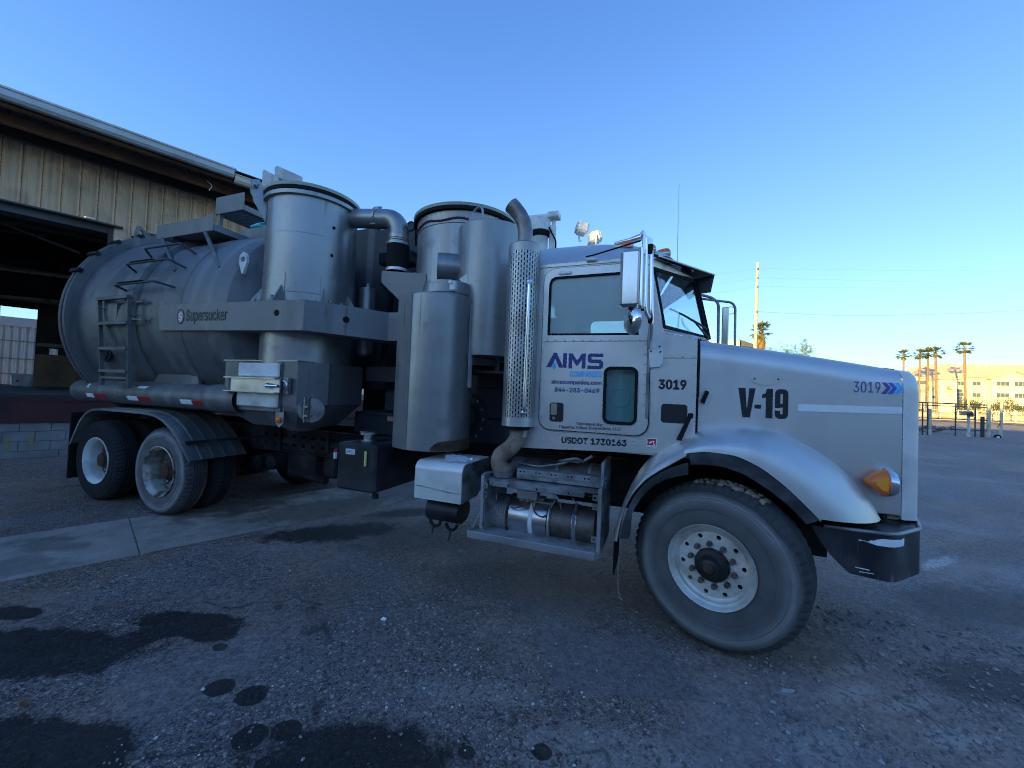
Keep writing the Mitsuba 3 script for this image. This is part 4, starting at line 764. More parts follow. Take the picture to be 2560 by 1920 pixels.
# V-19 in heavy condensed figures (drawn on x = .158 .. .472, z = 1.517 .. 1.727)
def figs(ox, oz, sx, sz):
    V = Polygon([(0, 1), (.26, 1), (.31, .34), (.335, .34), (.40, 1), (.62, 1), (.44, 0), (.17, 0)])
    D = sbox(.60, .31, .83, .45)
    O = Polygon([(.86, .80), (.98, .84), (1.03, 1), (1.24, 1), (1.24, 0), (1.0, 0), (1.0, .70), (.86, .68)])
    o = rrect(0, .46, 0, 1, .16); o = o.difference(rrect(.185, .275, .50, .84, .04)); o = o.difference(sbox(-.1, .27, .185, .36)).difference(sbox(.185, .14, .275, .38).intersection(sbox(.185, .16, .275, .4)))
    N = o
    from shapely import affinity
    N = affinity.translate(N, 1.32, 0)
    return affinity.translate(affinity.scale(unary_union([V, D, O, N]), sx, sz, origin=(0, 0)), ox, oz)
HP_([figs(.162, 1.518, .312/1.78, .208)], 'letter_black', 'lettering', 'large black number V-19 on the hood side')
hood_text('3019', .855, 1.005, 1.722, .072, 'letter_purple', bold=False)
for k, m in enumerate(('letter_purple', 'letter_blue', 'letter_cyan')):
    x = 1.012+.034*k; HP_([[(x, 1.792), (x+.024, 1.792), (x+.050, 1.757), (x+.024, 1.716), (x-.004, 1.716), (x+.026, 1.757)]], m, 'chevron')
em = Point(0, 0).buffer(1, quad_segs=16)
from shapely import affinity as AF
part('oval_badge', on_hood(ext(AF.translate(AF.scale(em, .092, .044), .335, 1.795), -.008, 0)), 'silver_paint', HO, False)
for x in (.262, .408): part('badge_bolt', lathe([(.007, -.0), (.006, -.011), (0, -.011)], (x, ysl(x, 0), 1.795), 'y', 10), 'frame_black', HO)
mat('strip_pale', (.82, .82, .82), .35, .0)
HP_([[(.535, 1.578), (1.122, 1.586), (1.122, 1.632), (.535, 1.626)]], 'strip_pale', 'trim_strip', d=(.004, 0))
part('hood_catch', slab([(-.085, .262, 1.615), (-.06, .262, 1.60), (-.03, .258, 1.69), (-.055, .258, 1.70)], .03), 'black_rubber', HO)
# wings: from the hood side out and over to the lip
def resample(c, n):
    c = np.asarray(c); s = np.r_[0, np.cumsum(np.linalg.norm(np.diff(c, axis=0), axis=1))]; t = np.linspace(0, s[-1], n); return np.stack([np.interp(t, s, c[:, k]) for k in range(c.shape[1])], 1)
def smoothc(c, n):
    from scipy.interpolate import PchipInterpolator
    c = np.asarray(c); s = np.r_[0, np.cumsum(np.linalg.norm(np.diff(c, axis=0), axis=1))]; t = np.linspace(0, s[-1], n); return np.stack([PchipInterpolator(s, c[:, k])(t) for k in range(2)], 1)
ci, co = smoothc(Cin, 36), smoothc(Cout, 36)
W_ = []
for a, b in zip(ci, co):
    yi = float(hood_y(a[0]))+.01; row = [(a[0], yi+.04, a[1]+.01)]
    for t in np.linspace(0, PI/2, 12): s, c = math.sin(t), 1-math.cos(t); row.append((lerp(a[0], b[0], c), lerp(yi, -.02, s), lerp(a[1], b[1], c)))
    nb = np.array([b[0]-.1, b[1]-1.0]); row += [(b[0]-.0, -.022, b[1]-.012), (b[0], .0, b[1]-.02), (b[0], .30, b[1]-.01)]
    W_.append(row)
FW = part('front_wing', grid(W_), 'silver_paint', smooth=45)
part('front_wing', mir(grid(W_)), 'silver_paint', smooth=45)
Ro = np.array([(-.652, .595), (-.625, .741), (-.566, .911), (-.481, 1.081), (-.378, 1.213), (-.277, 1.296), (-.194, 1.344)])
Rl = np.array([(-.617, .61), (-.588, .785), (-.534, .931), (-.45, 1.051), (-.366, 1.124), (-.292, 1.177), (-.185, 1.251)])
ro, rl = smoothc(Ro, 24), smoothc(Rl, 24); W2 = []
for k, (a, b) in enumerate(zip(ro, rl)):
    t0 = k/23; yi = lerp(.10, .33, t0); row = [(a[0], .34, a[1]+.005)]
    for t in np.linspace(0, PI/2, 9): s, c = math.sin(t), 1-math.cos(t); row.append((lerp(a[0], b[0], c), lerp(yi, -.02, s), lerp(a[1], b[1], c)))
    row += [(b[0], .0, b[1]-.012), (b[0], .3, b[1]-.01)]
    W2.append(row)
RW = part('rear_wing', grid(W2), 'silver_paint', smooth=45)
part('rear_wing', mir(grid(W2)), 'silver_paint', smooth=45)
part('worn_lip', grid([[(lerp(b[0], a[0], u)-.0, lerp(-.0235, -.012, u), lerp(b[1], a[1], u)) for u in (0, .22+.1*math.sin(k))] for k, (a, b) in enumerate(list(zip(ro, rl))[13:])]), 'white_metal', RW)
def flare(top, bot, y0, y1, n=30):
    a, b = smoothc(top, n), smoothc(bot, n); rows = []
    for p, q in zip(a, b):
        m = (p+q)/2; rows.append([(p[0], .0, p[1]), (p[0], y0, p[1]), (m[0], y0-.006, m[1]), (q[0], y0, q[1]), (q[0], y0+.012, q[1]-.006), (q[0], .14, q[1]-.004)])
    return grid(rows)
mat('worn_rubber', mikit.proc(dusty_fn((.025, .026, .03), (.10, .10, .11), 6.0)), .55, 0, .4)
part('rubber_flare', flare(Cout[1:]-[0, .004], [(-.158, 1.193), (-.012, 1.203), (.122, 1.176), (.252, 1.109), (.378, 1.017), (.495, .90)], -.012, .2), 'worn_rubber', FW, 40)
part('rubber_flare', flare([(-.600, .625), (-.570, .785), (-.515, .925), (-.435, 1.04), (-.35, 1.115), (-.27, 1.163), (-.172, 1.205)], [(-.535, .635), (-.53, .769), (-.478, .906), (-.402, 1.007), (-.318, 1.071), (-.252, 1.101), (-.17, 1.124)], -.004, .2), 'worn_rubber', RW, 40)
# grille shell
gs = []
for x, dy, dz in ((1.128, 0, 0), (1.16, .004, .002), (1.20, .014, .008), (1.222, .032, .022), (1.232, .06, .05)):
    y0, zt = float(hood_y(1.125))+dy, float(hood_top(1.125))-dz; row = [(x, y0, z) for z in np.linspace(.90, zt-.185, 5)]
    for a in np.linspace(0, PI/2, 12)[1:]: row.append((x, y0+.115*(1-math.cos(a)), zt-.185+.15*math.sin(a)**.9))
    row.append((x, CY, zt-.01)); row += [(x, 2.44-y, z) for _, y, z in row[::-1][1:]]; gs.append(row)
GR = part('grille_shell', grid(gs), 'grille_metal', smooth=40)
mat('grille_metal', mikit.proc(dusty_fn((.82, .78, .74), (.58, .55, .52), 5.0)), .42, .25, .5)
part('grille_mesh', box(1.20, 1.215, .48, 1.96, .92, 1.80), 'frame_black', GR)
part('hood_ornament', cat(box(1.10, 1.20,   .66, .74, 1.865, 1.89, .01), tube([(1.09, .7, 1.87), (1.14, .7, 1.90), (1.2, .7, 1.89)], .016, 8)), 'frame_black', GR)
# turn signal
TS = part('turn_signal', lathe([(.089, 1.006), (.088, 1.03), (.080, 1.05), (.06, 1.062), (0, 1.064)], (0, .335, 1.143), 'x', 32), 'chrome')
m_ = lathe([(0, .902), (.016, .907), (.038, .93), (.060, .96), (.078, .99), (.087, 1.008), (0, 1.008)], (0, .335, 1.143), 'x', 32)
part('lens', m_, 'amber_lens', TS, 35)
part('lamp_window', slab([(.945, .281, 1.165), (.995, .252, 1.19), (.995, .252, 1.10), (.972, .264, 1.10), (.945, .281, 1.135)], .006), 'amber_bright', TS)
part('base_pad', box(.99, 1.07, .36, .42, 1.05, 1.235, .01), 'silver_paint', TS)
# bumper
bp = [(.555, .092, .852), (.60, .090, .775), (.65, .088, .702), (.74, .087, .612), (.92, .089, .597), (.955, .098, .597), (.985, .118, .597), (1.18, .322, .60), (1.295, .62, .60), (1.33, 1.22, .60)]
bp = bp+[(x, 2.44-y, z) for x, y, z in bp[::-1][1:]]
bpi = resample(np.array(bp), 160)
BU = part('bumper', grid([[(x, y, z) for z in (zb, lerp(zb, .87, .5), .868)]+[(x-.012, lerp(y, 1.22, .012), .880)]+[(x-.16 if .3 < y < 2.1 else x, lerp(y, 1.22, .40), .880)] for x, y, zb in bpi]), 'bumper_black', smooth=35)
def bump_fn(p, n, uv):
    s = smoothstep(.72, .80, noise(p.x*60, p.y*60, p.z*5))*smoothstep(.4, .6, noise(p.x*4, p.y*4, p.z*4))
    return mix(mix((.012, .013, .017), (.06, .06, .065), smoothstep(.4, .8, fbm(p.x*6, p.y*6, p.z*3))), (.30, .29, .27), s*.35)
mat('bumper_black', mikit.proc(bump_fn), .38, 0, .5)
part('top_lip', tube([(x, y-.002, .878) for x, y, zb in bpi[:int(len(bpi)*.5)] if x > .6], .011, 8), 'dull_aluminium', BU)
wp = resample(np.array([q for q in bp if q[0] > .7][:6]), 60)
stk = [(x, y) for x, y, z in wp if .77 < x < 1.04]
part('worn_reflector', grid([[(x+.002, y-.0025, z) for z in np.linspace(.802+.004*(k < 6)*(6-k), .846-.010*(k % 17 == 3)-.006*(k % 11 == 5)-.004*(k < 8)*(8-k), 3)] for k, (x, y) in enumerate(stk)]), 'reflective_white', BU, True)
part('scrape', grid([[(x, .0855, .655-.03*(x-.75)/.1*.3+dz) for dz in (0, .006)] for x in np.linspace(.77, .84, 5)]), 'white_metal', BU)
part('scrape', grid([[(x, .0857, .630+dz) for dz in (0, .005)] for x in np.linspace(.79, .86, 5)]), 'white_metal', BU)
part('step_plate', cat(box(1.075, 1.135, .46, .56, .885, .905, .004), box(1.14, 1.20, .48, .58, .885, .905, .004)), 'bare_aluminium', BU)
part('step_bracket', cat(box(1.05, 1.073, .45, .52, .88, .915), box(1.20, 1.24, .48, .6, .88, .91)), 'black_plastic', BU)
part('mount', cat(box(.50, .72, .30, .5, .66, .84, .02), extx(Polygon([(.3, .62), (.3, .72), (.6, .72), (.6, .62)]), .45, .7)), 'frame_black', BU)

# ---- mirrors
MR = part('mirror', box(-.640, -.505, -.19, -.13, 2.235, 2.625, .02), 'mirror_shell')
mat('mirror_shell', (.62, .62, .63), .16, .95)
part('side_fold', box(-.512, -.490, -.20, -.12, 2.23, 2.63, .006), 'chrome', MR)
part('arm', cat(tube(bend([(-.475, -.15, 2.70), (-.470, -.15, 2.20), (-.43, -.12, 2.14), (-.455, .16, 2.05)], .05), .013, 12), tube(bend([(-.445, -.13, 2.62), (-.432, -.13, 2.19), (-.43, -.10, 2.14), (-.44, .17, 2.0)], .04), .013, 12)), 'chrome', MR)
part('top_bracket', slab([(-.505, -.15, 2.60), (-.44, -.13, 2.58), (-.44, -.13, 2.695), (-.50, -.15, 2.735)], .02), 'chrome', MR)
part('arm_clamp', cat(box(-.47, -.435, -.16, -.11, 2.595, 2.66, .006), box(-.452, -.425, -.14, -.10, 2.13, 2.17, .005)), 'frame_black', MR)
cm = lathe([(0, .0), (.05, .006), (.085, .022), (.098, .045), (.092, .055), (0, .055)], (0, 0, 0), 'y', 32)
v_ = np.array(cm.vertices); v_[:, 2] *= 1.05; ca_, sa_ = math.cos(-.95), math.sin(-.95); v_ = np.stack([v_[:, 0]*ca_-v_[:, 1]*sa_, v_[:, 0]*sa_+v_[:, 1]*ca_, v_[:, 2]], 1)
part('convex_mirror', M(v_+[-.585, -.15, 2.155], cm.faces), 'chrome', MR, True)
part('convex_bracket', cat(tube(bend([(-.57, -.16, 2.16), (-.55, -.17, 2.20), (-.52, -.16, 2.225)], .03), .010, 8), tube([(-.58, -.16, 2.228), (-.47, -.15, 2.215)], .009, 8)), 'frame_black', MR)
part('lower_bracket', cat(slab([(-.455, .185, 2.03), (-.37, .185, 2.03), (-.35, .185, 1.99), (-.35, .185, 1.90), (-.37, .185, 1.862), (-.44, .185, 1.855)], .03)), 'white_metal', MR)
for x, z in ((-.435, 2.005), (-.375, 2.01), (-.435, 1.975), (-.37, 1.97)): part('bolt', lathe([(.007, 0), (0, -.001)], (x, .169, z), 'y', 10), 'black_plastic', MR)
MF = part('mirror', box(.315, .39, 2.46, 2.52, 2.25, 2.78, .01), 'mirror_shell', label='mirror on the far side of the hood')
part('arm', cat(tube(bend([(-.02, 2.3, 2.93), (.20, 2.5, 2.91), (.275, 2.5, 2.84), (.285, 2.5, 2.25), (.27, 2.4, 2.15)], .10), .017, 10), tube(bend([(.02, 2.4, 2.89), (.25, 2.5, 2.87), (.42, 2.5, 2.84), (.46, 2.5, 2.78), (.465, 2.5, 2.25), (.40, 2.4, 2.15)], .06), .014, 10)), 'dull_aluminium', MF)
part('wire_loop', torus((.41, 2.49, 2.74), .045, .004, 'y', 20, 6), 'black_rubber', MF)
part('wiper', cat(tube([(.02, 1.04, 2.205), (-.10, .80, 2.30), (-.17, .72, 2.33)], .009, 6), tube([(-.31, .62, 2.385), (-.20, .66, 2.335), (-.07, .74, 2.27), (-.01, .82, 2.24)], .008, 6), ball((.015, 1.04, 2.20), .022, 1)), 'black_plastic')

# ================================================================== THE YARD
def ell(p, cx, cy, rx, ry, deg, wob, soft):
    a = math.radians(deg); ca, sa = math.cos(a), math.sin(a); dx, dy = p.x-cx, p.y-cy
    d = dr.sqrt(dr.square((dx*ca+dy*sa)/rx)+dr.square((-dx*sa+dy*ca)/ry))
    return 1-smoothstep(1-soft, 1+soft, d+wob)
STAINS = [(-4.40, -1.56, .20, .08, 15, .95), (-3.24, -1.13, .36, .115, 19, .9), (-3.62, -1.66, .52, .20, 22, .97), (-4.2, -1.95, .5, .2, 22, .97), (-2.86, -2.0, .44, .16, 14, .97), (-3.4, -2.15, .4, .15, 14, .95),
          (-3.05, -1.16, .22, .10, 10, .9), (-3.95, -1.72, .35, .16, 20, .97), (-3.38, -1.42, .22, .10, 60, .9), (-2.50, -1.448, .075, .062, 10, .9), (-2.295, -1.42, .08, .072, 0, .92), (-2.07, -1.59, .075, .066, 10, .9), (-1.95, -1.50, .07, .06, 10, .9), (-2.83, -1.237, .05, .035, 0, .8),
          (-1.885, -1.655, .045, .04, 0, .9), (-1.128, -1.268, .04, .032, 0, .85), (-.814, -1.13, .045, .04, 0, .9), (-4.0, -1.3, .05, .03, 0, .4), (-.80, -.97, .03, .03, 0, .4)]
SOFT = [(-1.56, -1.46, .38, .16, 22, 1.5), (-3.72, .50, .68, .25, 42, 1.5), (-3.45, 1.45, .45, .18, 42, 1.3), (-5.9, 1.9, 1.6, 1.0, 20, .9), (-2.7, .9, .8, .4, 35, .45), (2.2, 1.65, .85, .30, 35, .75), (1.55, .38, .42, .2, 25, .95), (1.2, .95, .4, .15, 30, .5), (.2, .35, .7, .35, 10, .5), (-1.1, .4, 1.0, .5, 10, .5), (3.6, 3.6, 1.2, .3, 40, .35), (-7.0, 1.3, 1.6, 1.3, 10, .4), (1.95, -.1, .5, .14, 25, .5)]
PALE = [(.72, -.06, .22, .07, 40, .6), (.78, .16, .16, .05, 35, .5), (.95, -.05, .22, .05, 35, .5), (.73, .40, .12, .05, 15, .45), (1.08, -.22, .18, .06, 30, .5), (.40, -.55, .30, .08, 20, .3), (-.55, -1.0, .45, .14, 15, .30), (-1.25, -.95, .35, .12, 20, .25), (2.5, 2.72, .36, .07, 48, 1.3), (3.2, 2.1, .6, .12, 45, .4), (-.05, -1.05, .25, .08, 10, .3), (.36, -.226, .05, .02, 20, .5)]
def ground_fn(p, n, uv):
    x, y = p.x, p.y
    w1 = fbm(x*3.1, y*3.1, 1.7); w2 = fbm(x*14, y*14, 4.2)
    broad = fbm(x*.45, y*.45, 8.0); mid = fbm(x*1.3+11, y*1.3, 6.5)
    grain = noise(x*95, y*95, 2.0); g2 = noise(x*210, y*210, 5.0); g3 = noise(x*38, y*38, 9.0)
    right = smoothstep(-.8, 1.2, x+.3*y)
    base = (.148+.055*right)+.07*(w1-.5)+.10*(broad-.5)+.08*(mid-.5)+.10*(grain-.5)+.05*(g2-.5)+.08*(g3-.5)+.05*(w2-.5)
    base = dr.maximum(base, .03)
    c = mix(mi.Color3f(base*1.40, base*1.0, base*.84), mi.Color3f(base*1.24, base*1.0, base*.92), smoothstep(.42, .62, mid))
    c = mix(c, mi.Color3f(base*1.62, base*1.06, base*.76), smoothstep(.52, .70, fbm(x*.8+3, y*.8, 3.0))*.8)
    rocky = smoothstep(.40, .62, fbm(x*1.1+7, y*1.1, 6.0)+.16*right)
    for sc, hi in ((30.0, .70), (58.0, .73), (105.0, .76)):
        d1, d2, cr = voronoi(x*sc+w2*.6, y*sc+sc)
        s = 1-smoothstep(.24, .40, d1)
        lite = smoothstep(hi, hi+.03, cr)*s; sv = .13+.30*dr.square((cr-hi)/(1-hi))
        c = mix(c, mi.Color3f(sv*1.16, sv*.98, sv*.86), lite*.9*(rocky if sc < 90 else .35+.5*rocky))
        c = c*(1-.55*s*(1-smoothstep(.22, .28, cr))*rocky)
        c = c*(1-.30*(1-smoothstep(.0, .12, d2-d1))*rocky)
    wob = (w1-.5)*.55+(w2-.5)*.40+(grain-.5)*.12
    pale = mi.Float(0)
    for cx, cy, rx, ry, dg, k in PALE: pale = dr.maximum(pale, k*ell(p, cx, cy, rx, ry, dg, wob*2.2+(g3-.5)*.9, .22))
    c = mix(c, (.44, .385, .335), pale*smoothstep(.30, .50, g3*.4+grain*.3+w2*.3))
    # cut and refilled patch in front of the step
    u = (x+.60)*.96+(y+.37)*.28; v = -(x+.60)*.28+(y+.37)*.96
    pt = (1-smoothstep(.40, .415, dr.abs(u+.25*v)+(w2-.5)*.05))*(1-smoothstep(.27, .285, dr.abs(v)+(w2-.5)*.05))
    k = .135+.08*(grain-.5)+.05*(g3-.5)
    c = mix(c, mi.Color3f(k*1.22, k, k*.95), pt*.85)
    wet = mi.Float(0)
    for cx, cy, rx, ry, dg, k in STAINS: wet = dr.maximum(wet, k*ell(p, cx, cy, rx, ry, dg, wob*(.45 if rx < .1 else 1.25), .09 if rx < .1 else .16))
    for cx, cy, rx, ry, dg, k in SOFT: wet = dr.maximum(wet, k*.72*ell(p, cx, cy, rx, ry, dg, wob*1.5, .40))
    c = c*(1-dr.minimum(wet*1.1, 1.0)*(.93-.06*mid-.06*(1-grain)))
    kx, ky = x+(w1-.5)*.6+(w2-.5)*.22+(g3-.5)*.05, y+(fbm(x*3.1+31, y*3.1, 2.0)-.5)*.5+(w2-.5)*.08
    e1, e2, ec = voronoi(kx*.62+.3, ky*.62+.1)
    crack = (1-smoothstep(.002, .010+.03*w2*w2, (e2-e1)))*smoothstep(.46, .58, fbm(x*1.3, y*1.3, 12.0)+.03)*smoothstep(.2, .5, g3)
    f1, f2, fc = voronoi(kx*2.1, ky*2.1)
    fine = (1-smoothstep(.01, .03, (f2-f1)))*smoothstep(.58, .68, fbm(x*.7+5, y*.7, 14.0))
    return c*(1-.62*dr.maximum(crack, fine*.7))
def ground_bump(p, n, uv):
    x, y = p.x, p.y; d1, d2, cr = voronoi(x*52, y*52)
    return .5*noise(x*60, y*60)+.35*noise(x*130, y*130, 2.0)+.5*(1-smoothstep(.15, .35, d1))*smoothstep(.66, .74, cr)+1.2*fbm(x*4, y*4, 1.0)
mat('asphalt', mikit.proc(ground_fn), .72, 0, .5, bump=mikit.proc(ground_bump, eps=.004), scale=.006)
gx = np.array([-1500, -200, -40, -15, 15, 40, 200, 1500.0])
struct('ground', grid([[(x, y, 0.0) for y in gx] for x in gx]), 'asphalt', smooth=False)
# concrete strip across the yard, in slabs
def conc_fn(p, n, uv):
    x, y = p.x, p.y; w1 = fbm(x*2.3, y*2.3, 1.0); g = noise(x*120, y*120, 3.0); w3 = fbm(x*9, y*9, 5.0)
    k = .25+.12*(w1-.5)+.08*(g-.5)+.09*(w3-.5)
    c = mi.Color3f(k*1.16, k, k*.86)
    st = mi.Float(0)
    for cx, cy, rx, ry, dg, q in [(-5.7, -.9, .35, .15, 10, .45), (-4.4, 1.2, .9, .5, 60, .55), (-5.6, .8, .7, .5, 70, .75), (-5.3, -1.2, .3, .2, 20, .35), (-4.7, .35, .5, .2, 60, .25), (-4.0, 2.6, 1.2, .6, 60, .6)]:
        st = dr.maximum(st, q*ell(p, cx, cy, rx, ry, dg, (w1-.5)*1.2+(w3-.5)*.7, .4))
    return c*(1-st*.8)
mat('concrete', mikit.proc(conc_fn), .85, 0, .3)
AD, AN = np.array([.371, .9285]), np.array([.9285, -.371]); AP = np.array([-4.81, -.70])
AG = fresh('concrete_apron'); labels[AG] = {'kind': 'structure'}
def apron(s0, s1, o0, o1):
    q = [AP+AD*s+AN*o for s, o in ((s0, o0), (s1, o0), (s1, o1), (s0, o1))]
    return extz(Polygon(q), .001, .006)
sj = [-4.0, -2.0, .02, 1.15, 3.4, 5.8, 8.2, 10.6]
for a, b in zip(sj, sj[1:]): struct('slab', apron(a+.006, b-.006, -1.335, 0), 'concrete', AG, False)

# ------------------------------------------------------------------ warehouse with its dock
az = math.radians(24.5); WW, WN, W0 = np.array([math.sin(az), math.cos(az), 0]), np.array([math.cos(az), -math.sin(az), 0]), np.array([-11.913, .628, 0])
WR = np.stack([WW, WN, [0, 0, 1.0]], 0)
def wm(m):
    """from (along the wall, outwards, up) to the yard"""
    return M(np.array(m.vertices)@WR+W0, np.array(m.faces)[:, ::-1])
WH = thing('warehouse', 'dark open-fronted metal warehouse with ribbed beige siding and overhanging eave', 'building')
def wpart(n, m, mt, parent=None, smooth=False, **k): return obj(n, wm(m), mt, parent or WH, smooth, **k)
def sid_fn(p, n, uv):
    k = .80+.35*fbm(p.x*1.5, p.y*1.5, p.z*.8); s = smoothstep(.55, .85, noise(p.x*12, p.y*12, p.z*.7))*.3; low = smoothstep(.45, .75, fbm(p.x*3, p.y*3, p.z*2))*.25
    return mix(mi.Color3f(.80, .56, .365)*k, (.18, .12, .08), dr.clip(s+low, 0, 1))
mat('beige_siding', mikit.proc(sid_fn), .6, .0, .4)
mat('gutter_paint', mikit.proc(dusty_fn((.52, .52, .51), (.42, .40, .37), 2.0)), .45, .2, .5)
mat('gutter_cream', (.62, .54, .40), .5)
mat('roof_metal', mikit.proc(dusty_fn((.085, .085, .088), (.05, .045, .042), 1.5)), .6, .2, .4)
mat('purlin_rust', mikit.proc(dusty_fn((.24, .12, .065), (.10, .06, .045), 2.5)), .7, 0, .4)
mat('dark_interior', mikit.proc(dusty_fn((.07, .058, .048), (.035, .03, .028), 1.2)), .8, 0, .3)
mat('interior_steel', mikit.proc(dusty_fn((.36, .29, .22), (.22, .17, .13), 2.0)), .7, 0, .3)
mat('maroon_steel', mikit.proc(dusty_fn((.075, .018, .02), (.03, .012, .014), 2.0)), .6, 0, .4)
def block_fn(p, n, uv):
    k = .20+.20*(fbm(p.x*2.5, p.y*2.5, p.z*2.5)-.5); st = smoothstep(.5, .8, fbm(p.x*1.2+4, p.y*1.2, p.z*4))
    return mix(mi.Color3f(k, k*1.0, k*.97), (.10, .10, .10), st*.55)
mat('block_paint', mikit.proc(block_fn), .8, 0, .3)
mat('dock_yellow', mikit.proc(dusty_fn((.30, .24, .09), (.20, .19, .15), 14.0)), .7, 0, .3)
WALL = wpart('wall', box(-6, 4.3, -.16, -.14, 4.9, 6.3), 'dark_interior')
seams = np.arange(-2.285, 4.31, .255)
pp = lambda a, b: Polygon([(a, 0), (a+.012, .0), (a+.02, .012), (a+.06, .012), (a+.068, 0), (a+.10, 0), (a+.105, .005), (a+.115, .005), (a+.12, 0), (a+.17, 0), (a+.175, .005), (a+.185, .005), (a+.19, 0), (b-.045, 0), (b-.035, .045), (b-.012, .045), (b-.006, 0), (b-.006, -.012), (a, -.012)])
def sid(a, b, z0, z1, off=-.10): return move(extz(pp(a, b), z0, z1), (0, off, 0))
for a in seams: wpart('panel', sid(a, a+.254, 4.87 if not (1.28 < a < 1.70) else 1.26, 6.30), 'beige_siding', WALL)
wpart('panel', sid(-6.0, -2.29, 4.87, 6.30), 'beige_siding', WALL)
wpart('panel', box(1.335, 1.53, -.11, -.095, 1.26, 4.86), 'beige_siding', WALL)
wpart('lintel', cat(box(-6, 1.42, -.12, .03, 4.845, 4.875), box(1.74, 4.3, -.12, .03, 4.845, 4.875), box(-6, 1.33, -.5, -.12, 4.70, 4.86)), 'roof_metal', WALL)
wpart('jamb', cat(box(1.20, 1.33, -.35, -.10, 1.24, 4.86), box(1.79, 1.84, -.3, -.10, 1.24, 4.86)), 'dark_interior', WALL)
wpart('lamp', box(.86, 1.0, -.02, .06, 4.875, 4.91, .01), 'white_gloss', WALL)
wpart('pipe_clip', tube(bend([(2.75, .9, 5.9), (2.80, .9, 6.02), (2.70, .9, 6.1)], .03), .012, 6), 'white_gloss', WH)
# roof sheets, gutter, purlins
RF = wpart('roof', box(-6, 4.3, -9.3, 1.30, 6.36, 6.38), 'roof_metal')
rz = lambda o: 6.14+(1.5-o)*.035
for a in np.arange(-6, 4.2, .60):
    b = min(a+.598, 4.3); prof = []
    for k in range(int(round((b-a)/.2))): s = a+.2*k; prof += [(s, 0), (s+.13, 0), (s+.15, .045), (s+.19, .045)]
    prof.append((b, 0)); wpart('roof_sheet', grid([[(s, 1.50, rz(1.5)+h), (s, -.10, rz(-.1)+h), (s, -4.5, rz(-4.5)+h), (s, -9.2, rz(-9.2)+h)] for s, h in prof]), 'roof_metal', RF)
for i, (o, mt) in enumerate(((1.30, 'purlin_rust'), (.80, 'purlin_rust'), (.15, 'dark_interior'))):
    z = rz(o); h = .06 if i == 0 else .17
    wpart('purlin', cat(box(-6, 4.2, o-.03, o+.03, z-h, z-.004), box(-6, 4.2, o-.05, o+.06, z-h-.012, z-h)), mt, RF)
for o in np.arange(-1.5, -9, -1.25): wpart('purlin', box(-6, 4.2, o-.04, o+.04, rz(o)-.2, rz(o)-.004), 'interior_steel', RF)
for s in (-5.0, -1.6, 2.6): wpart('rafter', cat(beam((s, -.3, rz(-.3)-.30), (s, -9.1, rz(-9.1)-.3), .15, .3), box(s-.08, s+.08, -.6, -.4, 1.22, 5.9)), 'dark_interior', RF)
wpart('brace', cat(beam((-1.6, -2, 4.6), (-.2, -5.5, 5.6), .05, .05), beam((-3, -3.5, 5.9), (.6, -3.6, 4.9), .05, .05), beam((-2.6, -5, 4.3), (1.0, -5.2, 4.5), .06, .06), beam((-2.6, -7.5, 3.9), (1.0, -7.6, 4.1), .06, .06)), 'interior_steel', RF)
gut = Polygon([(0, 0), (.09, 0), (.125, .05), (.125, .155), (.145, .155), (.145, .165), (.0, .165)])
gsec = lambda s0, s1, o, z: move(extx(Polygon([(o+a, z+b) for a, b in gut.exterior.coords[:-1]]), s0, s1), (0, 0, 0))
GT = wpart('gutter', gsec(-6, 3.10, 1.42, 6.115), 'gutter_paint')
wpart('gutter', gsec(3.12, 4.3, 1.40, 6.03), 'gutter_cream')
wpart('edge_trim', cat(box(-6, 3.14, 1.34, 1.52, 6.292, 6.325, .004), box(3.12, 4.3, 1.34, 1.50, 6.205, 6.22)), 'gutter_paint')
for s in np.arange(-.55, 3.0, .345): wpart('edge_clip', box(s, s+.05, 1.38, 1.43, 6.325, 6.35, .008), 'white_gloss')
# inside
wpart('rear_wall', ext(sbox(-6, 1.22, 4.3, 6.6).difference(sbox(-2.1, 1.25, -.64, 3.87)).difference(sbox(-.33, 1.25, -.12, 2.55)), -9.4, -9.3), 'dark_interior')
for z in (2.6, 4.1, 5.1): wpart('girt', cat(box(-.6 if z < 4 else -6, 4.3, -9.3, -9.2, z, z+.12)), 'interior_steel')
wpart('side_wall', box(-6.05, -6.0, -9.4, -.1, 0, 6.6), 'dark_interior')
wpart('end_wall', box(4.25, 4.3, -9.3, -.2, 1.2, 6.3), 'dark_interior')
wpart('loose_cable', cat(tube(bend([(-.30, -4, 4.25), (.2, -3.4, 3.4), (.5, -3, 3.0), (1.2, -3, 2.95)], .5), .012, 6)), 'black_rubber')
DK = thing('loading_dock', 'concrete block loading dock with dark maroon steel face', 'dock')
def dpart(n, m, mt, parent=None, smooth=False, **k): return obj(n, wm(m), mt, parent or DK, smooth, **k)
dpart('deck', box(-6, 14, -9.3, -.02, 1.0, 1.222), 'dock_deck')
mat('dock_deck', mikit.proc(dusty_fn((.10, .095, .09), (.05, .05, .05), 1.5)), .7, 0, .3)
dpart('edge_angle', cat(box(-6, 14, -.03, .012, 1.165, 1.225)), 'dark_interior')
dpart('steel_face', cat(box(-6, 14, -.02, .02, .675, 1.16), box(-6, 14, .02, .035, 1.10, 1.13)), 'maroon_steel')
dpart('core', box(-6, 14, -.4, -.05, 0, 1.0), 'dark_interior')
z = .0
hts = [.13, .19, .19, .165]
for i, h in enumerate(hts):
    L = .78 if i == 0 else .40
    for a in np.arange(-2.4+(.2 if i % 2 else 0), 6.0, L):
        o = .035 if i == 0 else rng.uniform(-.004, .004); dpart('block', box(a+.004, a+L-.004, -.06, o, z+.004, z+h-.003, .002), 'block_paint')
    z += h
